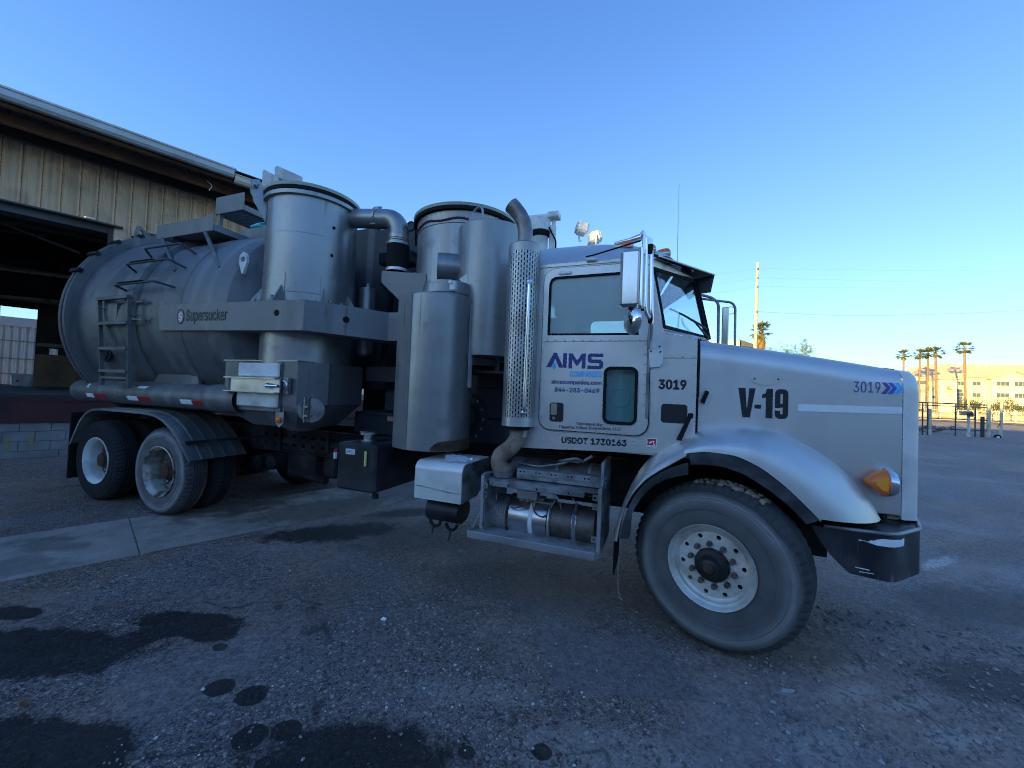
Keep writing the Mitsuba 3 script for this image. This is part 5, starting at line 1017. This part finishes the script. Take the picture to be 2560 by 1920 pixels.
for a in (.04, .33):
    for zz in (.11, .27): dpart('yellow_stripe', box(a, a+.055, .0045, .007, zz, zz+.16), 'dock_yellow')
# what stands inside and behind
mat('container_paint', (.70, .70, .68), .6)
CT = thing('storage_container', 'white ribbed storage container seen through the open back of the warehouse', 'container')
cp = []
for a in np.arange(-6, 2.6, .20): cp += [(a, 0), (a+.03, .045), (a+.10, .045), (a+.13, 0)]
cp = Polygon(cp+[(2.6, 0), (2.6, -.02), (-6, -.02)])
obj('side_wall', wm(move(extz(cp, .1, 3.5), (0, -13, 0))), 'container_paint', CT, False)
obj('top_rail', wm(box(-6, 2.6, -13.1, -12.92, 3.5, 3.85)), 'container_paint', CT, False)
obj('body', wm(box(-6, 2.6, -15.4, -13.03, .1, 3.84)), 'container_paint', CT, False)
obj('rail', wm(cat(*[box(-6, 2.6, -12.95, -12.935, z, z+.03) for z in (2.9, 2.2, 1.6)])), 'dull_aluminium', CT, False)
obj('door_post', wm(cat(box(-1.62, -1.47, -9.6, -9.42, 1.22, 3.9))), 'white_metal', thing('white_post', 'white post at the left of the bright rear opening of the warehouse', 'post'), False)
obj('board', wm(box(-.66, -.585, -9.75, -9.45, 1.65, 3.55)), 'white_metal', thing('sunlit_trim_board', 'tall board catching low sun at the right edge of the rear opening', 'board'), False)
mat('cardboard', mikit.proc(dusty_fn((.20, .115, .06), (.13, .075, .042), 3.0)), .85, 0, .2)
obj('cardboard_box', wm(box(-.22, .62, -5.9, -5.3, 1.28, 2.20, .01)), 'cardboard', None, 30, label='large brown cardboard box standing on the dock behind the tank', category='box')
obj('cardboard_box', wm(box(.62, 1.1, -5.8, -5.2, 1.28, 1.85, .01)), 'cardboard', None, 30, label='lower brown cardboard box right of the large one on the dock', category='box')
for k, (s, o) in enumerate(((-.83, -8.3), (-.60, -8.0))):
    B = thing('bucket', ('white bucket with red mark on the dock floor, left of the pair', 'white bucket right of the pair beside the cardboard box')[k], 'bucket')
    c = W0+WW*s+WN*o
    obj('body', lathe([(0, 1.225), (.13, 1.225), (.155, 1.56), (.162, 1.56), (.162, 1.60), (.15, 1.61), (0, 1.61)], (c[0], c[1], 0), 'z', 28), 'white_gloss', B)
    if k == 0: obj('red_mark', wm(box(s-.04, s+.03, o+.14, o+.152, 1.36, 1.42)), 'sticker_red', B)

# ------------------------------------------------------------------ small things on the truck and the ground
scene['bottle_plastic'] = {'type': 'thindielectric', 'int_ior': 1.4}
BT = thing('water_bottle', 'crumpled clear plastic water bottle lying on the pale aluminium step box', 'bottle')
bm_ = lathe([(0, -.115), (.026, -.113), (.033, -.10), (.031, -.07), (.034, -.05), (.030, -.02), (.034, .0), (.031, .03), (.033, .05), (.02, .085), (.012, .095), (.012, .105)], (0, 0, 0), 'x', 24)
v_ = np.array(bm_.vertices); v_ += (meshkit.noise(v_*60)[:, None]-.5)*.006*np.array([1, 1, 1]); bR = np.array([[.95, .3, 0], [-.3, .95, 0], [0, 0, 1]])
mat('bottle_skin', (.75, .80, .84), .12, 0, .8, spec_trans=0.0)
scene['bottle_mix'] = {'type': 'blendbsdf', 'weight': .30, 'a': {'type': 'thindielectric', 'int_ior': 1.4}, 'b': {'type': 'twosided', 'bsdf': {'type': 'principled', 'base_color': rgb((.75, .80, .86)), 'roughness': .15, 'specular': .8}}}
obj('body', M(v_@bR+[-1.955, .09, 1.045], bm_.faces), 'bottle_mix', BT, True)
cp_ = lathe([(.015, .100), (.015, .122), (0, .124)], (0, 0, 0), 'x', 16); obj('cap', M(np.array(cp_.vertices)@bR+[-1.955, .09, 1.045], cp_.faces), 'white_gloss', BT)
mat('cyan_sheet', (.10, .52, .62), .4, 0, .5)
bg = ball((0, 0, 0), 1, 3); v_ = np.array(bg.vertices); v_ = v_*[.22, .12, .05]*(.75+.6*meshkit.noise(v_*2.5)[:, None])+[-5.70, 1.0, 3.825]
obj('plastic_bag', M(v_, bg.faces), 'cyan_sheet', None, True, label='crumpled turquoise plastic bag on top of the tank beside the tall vessel', category='bag')
mat('leaf_brown', (.16, .07, .035), .7)
lf = grid([[(-3.23+.045*t, -1.91+.016*s*math.sin(PI*min(max(t, .03), .97))+.01*t, .010+.012*s*s+.006*math.sin(5*t)) for s in (-1, -.5, 0, .5, 1)] for t in np.linspace(0, 1, 9)])
obj('dead_leaf', lf, 'leaf_brown', None, True, label='curled brown dead leaf lying on the asphalt beside the dark wet stain', category='leaf')
# loose stones: pale chips and grey gravel
def stones(n, xr, yr, r0, r1, dens=None, seed=0):
    g = np.random.default_rng(seed); ico = trimesh.creation.icosphere(subdivisions=1, radius=1.0); out = []; fs = []; k = 0
    while k < n:
        x, y = g.uniform(*xr), g.uniform(*yr)
        if dens is not None and g.uniform() > dens(x, y): continue
        r = r0*(r1/r0)**(g.uniform()**2.2); s = g.uniform(.6, 1.3, 3)*[1, 1, .6]; a = g.uniform(0, 2*PI)
        v = ico.vertices*(1+.28*(g.uniform(size=(len(ico.vertices), 1))-.5))*s*r; v = v@np.array([[math.cos(a), math.sin(a), 0], [-math.sin(a), math.cos(a), 0], [0, 0, 1]])
        out.append(v+[x, y, r*.22]); fs.append(ico.faces+42*k); k += 1
    return M(np.vstack(out), np.vstack(fs))
mat('gravel_grey', mikit.proc(lambda p, n, uv: mi.Color3f(.13+.30*dr.square(cell_rand(p.x*45, p.y*45)))*mi.Color3f(1.06, .98, .92)), .9, 0, .3)
mat('chip_white', (.58, .56, .53), .7)
def dn(x, y): return min(1, max(.05, float(meshkit.fbm(np.array([x*1.6, y*1.6, 3.0]))*2.6-.85)+(.35 if x > .2 else 0)))
obj('gravel', cat(stones(4200, (-2.6, 2.6), (-2.1, 1.2), .0024, .011, dn, 3), stones(2600, (.1, 2.4), (-1.4, 1.0), .004, .018, dn, 9)), 'gravel_grey', None, False, label='loose grey gravel scattered over the asphalt in front of the truck', category='gravel', kind='stuff')
obj('stone_chips', cat(stones(150, (-2.6, .5), (-2.1, .2), .0025, .009, lambda x, y: min(1, .12+math.exp(-((x+1.3)/.7)**2-((y+.75)/.5)**2)), 5), stones(60, (-4.5, 2.5), (-2, 1.5), .003, .008, None, 6)), 'chip_white', None, False, label='small white stone chips dotted over the asphalt', category='stones', kind='stuff')
obj('paper_scrap', slab([(-2.135, -.62, .012), (-2.10, -.615, .010), (-2.10, -.595, .02), (-2.13, -.60, .022)], .003), 'white_gloss', None, False, label='small white scrap of paper on the asphalt left of the step', category='litter')
obj('flat_chip', slab([(.32, -.245, .006), (.38, -.232, .008), (.40, -.205, .010), (.34, -.215, .008)], .008), 'gravel_pale', None, False, label='flat pale chip of stone on the asphalt in front of the front wheel', category='stone')
mat('gravel_pale', (.36, .37, .37), .8)

# ================================================================== FAR SIDE OF THE YARD, STREET AND HOTEL
mat('road_asphalt', mikit.proc(lambda p, n, uv: mi.Color3f(.075+.04*(fbm(p.x*.8, p.y*.8)-.5))), .9, 0, .3)
mat('pink_paving', mikit.proc(lambda p, n, uv: mi.Color3f(.46, .36, .30)*(.85+.3*fbm(p.x*.7, p.y*.7))), .9, 0, .3)
mat('desert_soil', mikit.proc(lambda p, n, uv: mi.Color3f(.38, .29, .21)*(.8+.4*fbm(p.x*.9, p.y*.9))), .95, 0, .2)
def along(s, o, z): return np.array([s, o, z])
struct('road', box(-60, 220, 72, 88, -.2, .012), 'road_asphalt', smooth=False)
struct('pavement', box(-60, 220, 88.0, 91.0, -.2, .15), 'pink_paving', smooth=False)
struct('planting_bed', box(-60, 220, 91.0, 118, -.2, .20), 'desert_soil', smooth=False)
obj('road_line', box(-60, 220, 79.9, 80.1, .012, .018), 'white_metal', None, False, kind='structure')
# low block wall with fence behind the pavement
mat('tan_wall', mikit.proc(dusty_fn((.42, .33, .25), (.32, .26, .20), .6)), .9, 0, .2)
LW = obj('street_wall', box(-10, 160, 93.0, 93.3, .2, 1.35), 'tan_wall', None, False, label='long low tan wall along the far side of the street', category='wall')
for x in np.arange(38, 66, 4.0): obj('pier', box(x, x+.4, 92.9, 93.4, .2, 1.55, .02), 'tan_wall', LW, False)
FN = thing('street_fence', 'pale post and rail fence on the far kerb in front of the hotel', 'fence')
for x in np.arange(36, 62, 2.4): obj('post', box(x, x+.09, 88.6, 88.69, .15, 1.9), 'white_metal', FN, False)
for z in (.75, 1.75): obj('rail', box(36, 62, 88.62, 88.67, z, z+.06), 'white_metal', FN, False)
# hotel
def stucco(a): return mikit.proc(dusty_fn(a, tuple(.92*q for q in a), .35))
mat('cream_stucco', stucco((.72, .64, .48)), .9, 0, .2)
mat('pale_stucco', stucco((.74, .67, .53)), .9, 0, .2)
def tile_fn(p, n, uv):
    r = dr.abs(dr.sin(p.x*9.0)); row = cell_rand(dr.floor(p.x*3), dr.floor(p.z*3.2)); return mi.Color3f(.74, .47, .30)*(.86+.12*r+.10*row)
mat('roof_tile', mikit.proc(tile_fn), .85, 0, .3)
mat('hotel_glass', (.10, .115, .14), .15, 0, .6)
mat('hotel_frame', (.42, .38, .32), .6)
HT = thing('hotel', 'three storey cream hotel with red tiled hip roof beyond the street', 'building')
HY = 125.5
def hp_(n, m, mt, parent=None, smooth=False, label=None): return obj(n, m, mt, parent or HT, smooth, **({'label': label} if label else {}))
hp_('wall', box(56.0, 110, HY, 142, 0, 9.85), 'cream_stucco')
hp_('cornice', box(55.8, 110.2, HY-.25, HY, 9.55, 9.85), 'pale_stucco')
def hip(x0, x1, y0, y1, ze, zr, inset, ov=.7):
    x0, x1, y0, y1 = x0-ov, x1+ov, y0-ov, y1+ov; ym = (y0+y1)/2
    v = [(x0, y0, ze), (x1, y0, ze), (x1, y1, ze), (x0, y1, ze), (x0+inset, ym, zr), (x1-inset, ym, zr)]
    return M(v, [[0, 1, 5], [0, 5, 4], [1, 2, 5], [2, 3, 4], [2, 4, 5], [3, 0, 4], [0, 2, 1], [0, 3, 2]])
RFH = hp_('roof', hip(56, 110, HY, 142, 9.86, 13.9, 10.5), 'roof_tile')
hp_('vents', cat(*[box(x, x+.4, 131.2, 131.6, 12.5, 13.5) for x in (66.5, 70.2, 74.0, 75.5)]), 'pale_stucco', RFH)
def window(x0, x1, z0, z1, y, parent=None, tri=False):
    w = hp_('window', box(x0, x1, y-.02, y+.05, z0, z1), 'hotel_frame', parent)
    n = 3 if tri else 2; d = (x1-x0)/n
    for k in range(n): obj('pane', box(x0+k*d+.05, x0+(k+1)*d-.05, y-.045, y-.02, z0+.06, z1-.06), 'hotel_glass', w, False)
    obj('sill', box(x0-.08, x1+.08, y-.12, y, z0-.10, z0-.01), 'pale_stucco', w, False)
for x0, x1 in ((56.6, 57.9), (59.0, 61.35), (63.0, 64.1), (67.4, 68.4), (70.0, 71.5), (82.6, 84.2), (86.0, 87.6)):
    for z in (7.95, 5.2, 2.3): window(x0, x1, z, z+1.02, HY)
# gabled bay
GBX0, GBX1 = 73.0, 80.2; GY = 124.6
hp_('bay', ext(Polygon([(GBX0, 0), (GBX1, 0), (GBX1, 9.75), ((GBX0+GBX1)/2, 11.35), (GBX0, 9.75)]), GY, HY), 'pale_stucco', label='gabled bay')
for sx in (-1, 1):
    xm = (GBX0+GBX1)/2; xe = xm+sx*((GBX1-GBX0)/2+.8)
    hp_('bay_roof', slab([(xm, GY-.7, 11.55), (xe, GY-.7, 9.62), (xe, 133, 9.62), (xm, 133, 11.55)], .22), 'roof_tile')
for x0, x1 in ((73.75, 75.9), (76.8, 78.85)):
    for z in (8.0, 5.25, 2.4): window(x0, x1, z, z+1.08, GY, None, True)
for k in range(4): hp_('bracket', box(72.55, 72.85, HY-.3, HY, 5.2+1.1*k, 5.5+1.1*k), 'pale_stucco')
# entrance tower with the sign
TW = hp_('entrance_tower', box(62.1, 65.1, 121.5, HY, 0, 9.1), 'pale_stucco', label='entrance tower carrying the sign')
hp_('recess', box(62.75, 64.85, 121.44, 121.5, 3.4, 8.1), 'cream_stucco', TW)
hp_('tower_roof', hip(62.1, 65.1, 121.5, 127, 9.12, 10.1, 1.8, .7), 'roof_tile')
SG = thing('hotel_sign', 'orange swirl emblem and dark name on the tower of the hotel', 'sign')
mat('sign_orange', (.62, .22, .035), .5); mat('sign_green', (.10, .32, .08), .5); mat('sign_dark', (.10, .06, .07), .5)
cc = Point(63.78, 7.02).buffer(.52, quad_segs=12).difference(Point(64.08, 7.22).buffer(.36, quad_segs=12))
obj('emblem', ext(cc, 121.38, 121.44), 'sign_orange', SG, False); obj('leaf', ext(Polygon([(64.0, 7.30), (64.38, 7.62), (64.2, 7.28)]), 121.38, 121.44), 'sign_green', SG, False)
def sign_text(s, x0, x1, z, h):
    t = meshkit.text_mesh(s, h, depth=.05, bold=True); v = np.array(t.vertices); v[:, 0] -= v[:, 0].min()
    obj('lettering', M(np.stack([x0+v[:, 0]*(x1-x0)/v[:, 0].max(), 121.43-v[:, 2], z+v[:, 1]], 1), t.faces), 'sign_dark', SG, False)
sign_text('Comfort', 62.85, 64.72, 5.98, .34); sign_text('Inn &', 63.52, 64.28, 5.58, .20); sign_text('Suites', 63.62, 64.14, 5.12, .20)
hp_('glass_bay', box(65.4, 66.6, 122.5, HY, .3, 6.9), 'hotel_glass')
for k in range(7): hp_('glazing_bar', box(65.38, 66.62, 122.44, 122.5, .9+k*.85, 1.0+k*.85), 'hotel_frame')
hp_('porch', ext(Polygon([(59.8, 0), (62.1, 0), (62.1, 7.1), (61.3, 6.9), (59.8, 6.3)]), 122.2, HY), 'cream_stucco')
hp_('porch_roof', slab([(59.3, 121.6, 6.3), (62.1, 121.6, 7.3), (62.1, HY, 7.5), (59.3, HY, 6.5)], .18), 'roof_tile')
hp_('porch_opening', box(61.0, 61.9, 122.14, 122.2, 4.5, 5.1), 'hotel_glass')
# beige house roof behind the hood
HB = thing('beige_building', 'tan gable of a low building just above the silver hood', 'building')
obj('wall', ext(Polygon([(-14, 0), (9.8, 0), (9.8, 10.35), (2, 10.2), (-14, 9.5)]), 60, 66), 'pale_stucco', HB, False)
obj('roof', ext(Polygon([(9.8, 9.7), (9.8, 10.6), (12.4, 9.6), (12.4, 9.3)]), 60.5, 66), 'roof_metal', HB, False)

# ------------------------------------------------------------------ palms
mat('palm_leaf', mikit.proc(lambda p, n, uv: mix((.09, .11, .035), (.19, .19, .07), cell_rand(p.x*3.1, p.y*3.1, p.z*3.1))), .6, 0, .4)
mat('palm_dead', mikit.proc(lambda p, n, uv: mix((.34, .20, .08), (.22, .12, .05), noise(p.x*6, p.y*6, p.z*3))), .85, 0, .2)
mat('palm_trunk', mikit.proc(lambda p, n, uv: mi.Color3f(.24, .165, .115)*(.75+.4*noise(p.x*3, p.y*3, p.z*7))), .9, 0, .2)
def palm(x, y, zc, r, tr, label, seed, skirt=0.0, lean=0.0):
    g = np.random.default_rng(seed); P_ = thing('palm_tree', label, 'palm tree', 'palms beyond the yard')
    zs = np.linspace(0, zc, 14)
    obj('trunk', tube([(x+lean*(1-z/zc), y, z) for z in zs], [tr*(1.25-.35*(z/zc))*(1+.06*g.uniform(-1, 1)) for z in zs], 10), 'palm_trunk', P_, True)
    v, f = [], []
    def blade(c, d, L, w, droop):
        side = np.cross(d, [0, 0, 1.0]); side /= np.linalg.norm(side)+1e-9; n0 = len(v)
        for t in (0, .35, .7, 1.0): p = c+d*L*t+np.array([0, 0, -droop*L*t*t]); ww = w*(.35, 1, .7, .03)[(0, .35, .7, 1.0).index(t)]; v.extend([p-side*ww, p+side*ww])
        for k in range(3): f.extend([[n0+2*k, n0+2*k+2, n0+2*k+3], [n0+2*k, n0+2*k+3, n0+2*k+1]])
    def frond(c, azf, el, L, dead=False):
        d = np.array([math.cos(azf)*math.cos(el), math.sin(azf)*math.cos(el), math.sin(el)]); tip = c+d*L*.52+np.array([0, 0, -.10*L])
        blade(c, d, L*.55, .035, .15)
        s = np.cross(d, [0, 0, 1.0]); s /= np.linalg.norm(s)+1e-9; u = np.cross(s, d)
        for q in np.linspace(-1.25, 1.25, 11): blade(tip, (d*math.cos(q)+s*math.sin(q)*.95+u*.15*g.uniform(-1, 1)), L*(.50-.10*abs(q))*g.uniform(.85, 1.1), .045*r, .28 if not dead else .5)
    c = np.array([x, y, zc])
    for k in range(46):
        el = math.radians(g.uniform(-55, 82)) if k > 8 else math.radians(g.uniform(35, 88)); frond(c, g.uniform(0, 2*PI), el, r*g.uniform(.8, 1.08)*(1 if el > -.3 else .85))
    obj('crown', M(np.array(v), np.array(f)), 'palm_leaf', P_, False)
    if skirt:
        v.clear(); f.clear()
        for k in range(60): frond(c-[0, 0, g.uniform(.1, skirt*.6)], g.uniform(0, 2*PI), math.radians(g.uniform(-82, -58)), r*.75*g.uniform(.7, 1.1), True)
        obj('dead_skirt', M(np.array(v), np.array(f)), 'palm_dead', P_, False)
palm(47.85, 105, 13.3, 1.65, .17, 'leftmost palm of the row in front of the hotel', 1)
palm(50.5, 105, 13.4, 1.6, .17, 'second palm from the left in front of the hotel', 2)
palm(52.75, 104.5, 13.7, 1.85, .20, 'tall palm third from the left, trunk crossing the hotel roof', 3, lean=.35)
palm(53.5, 108.5, 14.0, 1.75, .18, 'palm partly hidden behind the third one of the row', 4)
palm(57.5, 105, 14.7, 1.85, .20, 'rightmost and tallest palm, trunk crossing the hotel windows', 5, lean=.3)
palm(11.35, 55, 10.9, 1.75, .28, 'shaggy palm with brown skirt of dead fronds behind the utility pole', 6, skirt=1.6)
# planting in front of the hotel
mat('spray_leaf', (.09, .16, .06), .6)
mat('shrub_leaf', mikit.proc(lambda p, n, uv: mix((.035, .05, .022), (.10, .115, .045), cell_rand(p.x*4, p.y*4, p.z*4))), .7, 0, .3)
def shrub(x, y, w, h, label, seed, kind='shrub', z0=.2, leaf=.22):
    g = np.random.default_rng(seed); S = thing(kind, label, 'tree' if 'tree' in kind else 'shrub'); n = int(900*w*h/6); v, f = [], []
    cl = [(g.uniform(-.75, .75)*w/2, g.uniform(-.5, .5)*w/2, g.uniform(.35, .85)*h, g.uniform(.18, .32)*min(w, h)) for _ in range(14)]
    for k in range(n):
        c = cl[g.integers(len(cl))]; q = g.normal(size=3); q /= np.linalg.norm(q); p = np.array([x+c[0], y+c[1], z0+c[2]])+q*c[3]*g.uniform(.5, 1.15)
        a = g.normal(size=3); a /= np.linalg.norm(a); b = np.cross(a, q); b /= np.linalg.norm(b)+1e-9; s = leaf*g.uniform(.5, 1.1); m = len(v); v += [p-a*s*.5, p+b*s*.28, p+a*s*.5, p-b*s*.28]; f += [[m, m+1, m+2], [m, m+2, m+3]]
    obj('crown', M(v, f), 'shrub_leaf', S, False)
    obj('stem', cat(*[tube([(x+c[0]*.2, y+c[1]*.2, 0), (x+c[0]*.6, y+c[1]*.6, z0+c[2]*.5), (x+c[0], y+c[1], z0+c[2])], [.07*w/3, .045*w/3, .02*w/3], 6) for c in cl[:6]]), 'palm_trunk', S, True)
shrub(60.6, 100, 3.4, 4.6, 'dark rounded tree in front of the gabled bay of the hotel', 11, 'round_tree')
shrub(57.0, 101, 4.6, 4.0, 'dark hedge tree in front of the hotel beside the tall palm', 12, 'round_tree')
shrub(62.8, 99, 2.0, 2.8, 'olive shrub at the right edge in front of the hotel', 13)
shrub(44.5, 96, 3.0, 1.8, 'low green shrub near the kerb left of the gate posts', 14)
shrub(47.0, 97, 2.4, 1.9, 'second low shrub behind the yard gate', 15)
shrub(64.4, 94.5, 2.2, 1.5, 'brown green shrub on the planting strip at the far right', 16)
# spray of a desert tree above the hood
def sprays():
    g = np.random.default_rng(21); S = thing('desert_tree', 'thin branches of a desert tree showing above the hood', 'tree'); br, v, f = [], [], []
    base = np.array([4.6, 15.2, 0]); br.append(tube([base, base+[.1, 0, 1.6], base+[-.1, -.3, 2.7]], [.11, .09, .06], 8))
    for tip in ((4.40, 14.1, 4.0), (4.15, 14.0, 3.74), (4.55, 14.2, 3.86), (3.75, 14.0, 3.76), (3.35, 14.0, 3.72), (4.0, 14.3, 3.66), (4.62, 14.0, 3.7)):
        p0 = base+[-.1, -.3, 2.7]; p1 = np.array(tip); pts = [p0, p0*.5+p1*.5+[0, 0, -.05], p1]; br.append(tube(pts, [.03, .010, .004], 6))
        for k in range(26):
            t = g.uniform(.62, 1.0); c = p0+(p1-p0)*t+g.normal(size=3)*.06; a = g.normal(size=3)*[1, .6, .7]; a /= np.linalg.norm(a)
            for q in np.linspace(-.09, .09, 7):
                cc_ = c+a*q; b = np.cross(a, g.normal(size=3)); b /= np.linalg.norm(b); m = len(v); v.extend([cc_-a*.008, cc_+b*.036, cc_+a*.012, cc_-b*.036]); f.extend([[m, m+1, m+2], [m, m+2, m+3]])
    obj('branches', cat(*br), 'palm_trunk', S, True); obj('leaves', M(v, f), 'spray_leaf', S, False)
sprays()

# ------------------------------------------------------------------ utility pole and lines
mat('pole_wood', mikit.proc(dusty_fn((.46, .44, .42), (.36, .33, .31), 3.0)), .85, 0, .2)
UP = thing('utility_pole', 'tall bare wooden utility pole behind the hood of the truck', 'pole')
obj('shaft', tube([(8.43, 43.1, 0), (8.44, 43.0, 8), (8.45, 42.9, 15.95)], [.19, .165, .12], 12), 'pole_wood', UP, True)
for z in (15.24, 14.33, 13.42, 10.87): obj('insulator', cat(cyl((8.43, 42.7, z), (8.43, 43.0, z), .03, 8), lathe([(.0, -.09), (.08, -.07), (.07, 0), (.09, .02), (.05, .09), (0, .1)], (8.43, 42.66, z), 'z', 12)), 'dull_aluminium', UP)
mat('wire_grey', (.16, .17, .19), .6)
def wire(z0, pts, label, r=.006):
    q = np.array([(8.42, 42.68, z0)]+pts); t = np.linspace(0, 1, 40); from_ = np.linspace(0, 1, len(q))
    from scipy.interpolate import PchipInterpolator
    obj('power_line', tube(np.stack([PchipInterpolator(from_, q[:, k])(t) for k in range(3)], 1), r, 5, cap=False), 'wire_grey', None, True, label=label, category='power line', group='overhead lines on the utility pole')
wire(15.24, [(19.26, 47.0, 15.64), (33.8, 52.5, 16.12), (60, 62.5, 17.5)], 'topmost overhead line running right from the utility pole')
wire(14.33, [(19.29, 47.05, 14.55), (33.84, 52.57, 14.83), (60, 62.5, 16.2)], 'second overhead line running right from the utility pole')
wire(13.42, [(19.31, 47.07, 13.85), (33.85, 52.58, 14.54), (60, 62.5, 16.0)], 'third overhead line running right from the utility pole')
wire(10.87, [(14.16, 45.2, 10.87), (18.87, 47.0, 11.0), (25.92, 49.65, 11.44), (33.91, 52.67, 12.13), (60, 62.5, 15.0)], 'lowest and thickest overhead line right of the utility pole', .018)
for z, e, l in ((15.24, 14.67, 'topmost'), (14.33, 13.65, 'second'), (13.42, 12.76, 'third')): wire(z, [(4.9, 41.6, e), (-20, 33, e-2.0)], l+' overhead line running left from the utility pole behind the cab')

# ------------------------------------------------------------------ sliding gate of the yard
mat('gate_steel', (.045, .045, .055), .5, .2)
mat('post_cream', mikit.proc(dusty_fn((.60, .54, .44), (.48, .43, .36), 4.0)), .7, 0, .3)
SC = 25.6/23.0
def gp3(u, z): p = EYE+(np.array([u, 27.16+(u-13.97)*.377, z])-EYE)*SC; return p
def gz(y): return None
GTE = thing('yard_gate', 'dark tubular steel sliding gate across the far end of the yard', 'gate')
def gtube(u0, u1, z0, z1, r, n, parent=GTE, mt='gate_steel'): return obj(n, tube([gp3(u0, z0), gp3(u1, z1)], r, 8), mt, parent, True)
for z in (2.05, 1.90, 1.15, .55, .10): gtube(11.5, 17.5, z, z, .04 if z > 2 else .03, 'rail')
for u in (12.4, 13.98, 14.25, 15.78, 16.85): gtube(u, u, .06, 2.05, .036, 'upright')
gtube(17.5, 18.27, 1.12, 1.12, .03, 'rail'); gtube(18.27, 18.27, .2, 1.14, .03, 'upright'); gtube(17.5, 18.1, .17, .17, .03, 'rail')
gtube(18.27, 18.05, 1.1, .75, .02, 'brace')
W_c = gp3(18.08, .20)
GW = obj('gate_wheel', tube([W_c-[0, .05, 0], W_c+[0, .05, 0]], .17, 24), 'black_rubber', GTE)
obj('wheel_hub', tube([W_c-[0, .06, 0], W_c-[0, .05, 0]], .08, 16), 'white_metal', GW)
POST = [(17.56, 0, 2.84, .085, 'tall cream gate post right of centre with dark strap', 'post_cream'), (18.27, .95, 2.49, .07, 'short cream post at the right end of the gate', 'post_cream'), (14.37, .33, 1.7, .085, 'pale yellowish post behind the left part of the gate', 'post_cream'), (16.46, .05, 2.45, .06, 'slim cream post in the middle of the gate', 'post_cream')]
for u, z0, z1, r, lab, mt in POST: obj('gate_post', tube([gp3(u, 0), gp3(u+.01, z1)], r, 12), mt, None, True, label=lab, category='post')
obj('gate_post', tube([gp3(17.65, 0), gp3(17.65, 3.3)], .045, 10), 'post_cream', None, True, label='thin tall pole beside the tall cream gate post', category='post')
obj('gate_post', tube([gp3(17.25, .1), gp3(17.25, 1.36)], .10, 8), 'gate_steel', None, True, label='stout black gate stop post left of the tall cream post', category='post')
CBX = thing('control_box', 'grey gate control box on a slim pole in front of the gate', 'control box')
a, b = gp3(16.12, 1.40), gp3(16.62, 1.62)
obj('box', box(a[0], b[0], a[1], a[1]+.25, a[2], b[2], .01), 'dull_aluminium', CBX); obj('pole', tube([gp3(16.53, 0), gp3(16.51, 1.4)], .05, 8), 'white_metal', CBX, True)
obj('cover', box(gp3(16.36, 0)[0], gp3(16.62, 0)[0], a[1]-.02, a[1], a[2]-.08, b[2]-.05), 'gate_steel', CBX)
a, b = gp3(14.6, .18), gp3(16.45, .18)
obj('parking_block', beam(a+[0, 0, -.13], b+[0, 0, -.13], .22, .16), 'white_metal', None, False, label='long white concrete parking block at the foot of the gate', category='parking block')
shrub(*gp3(14.9, 0)[:2]+np.array([1.5, 4.5]), 3.4, .55, 'low dark green weeds along the ground behind the gate', 31, 'weed_patch', 0.0, .12)

# ------------------------------------------------------------------ unseen building added behind the viewer, block heights set to place its shade
SB1 = thing('added_shade_building', 'long unseen building added behind the viewer to shade the yard and truck', 'building')
obj('wall', cat(box(-27, -14.0, -26.5, -24, 0, 7.4), box(-14.0, -10.5, -26.5, -24, 0, 5.85), box(-10.5, 60, -26.5, -24, 0, 7.9)), 'tan_wall', SB1, False)
obj('roof', cat(box(-27.3, -14.0, -26.8, -23.9, 7.41, 7.55), box(-14.0, -10.5, -26.8, -23.9, 5.86, 5.95), box(-10.5, 60.3, -26.8, -23.9, 7.91, 8.05)), 'roof_metal', SB1, False)
for x in np.arange(-24, 56, 6.0): obj('roller_door', box(x, x+3.2, -24, -23.95, 0, 3.6), 'white_metal', SB1, False)
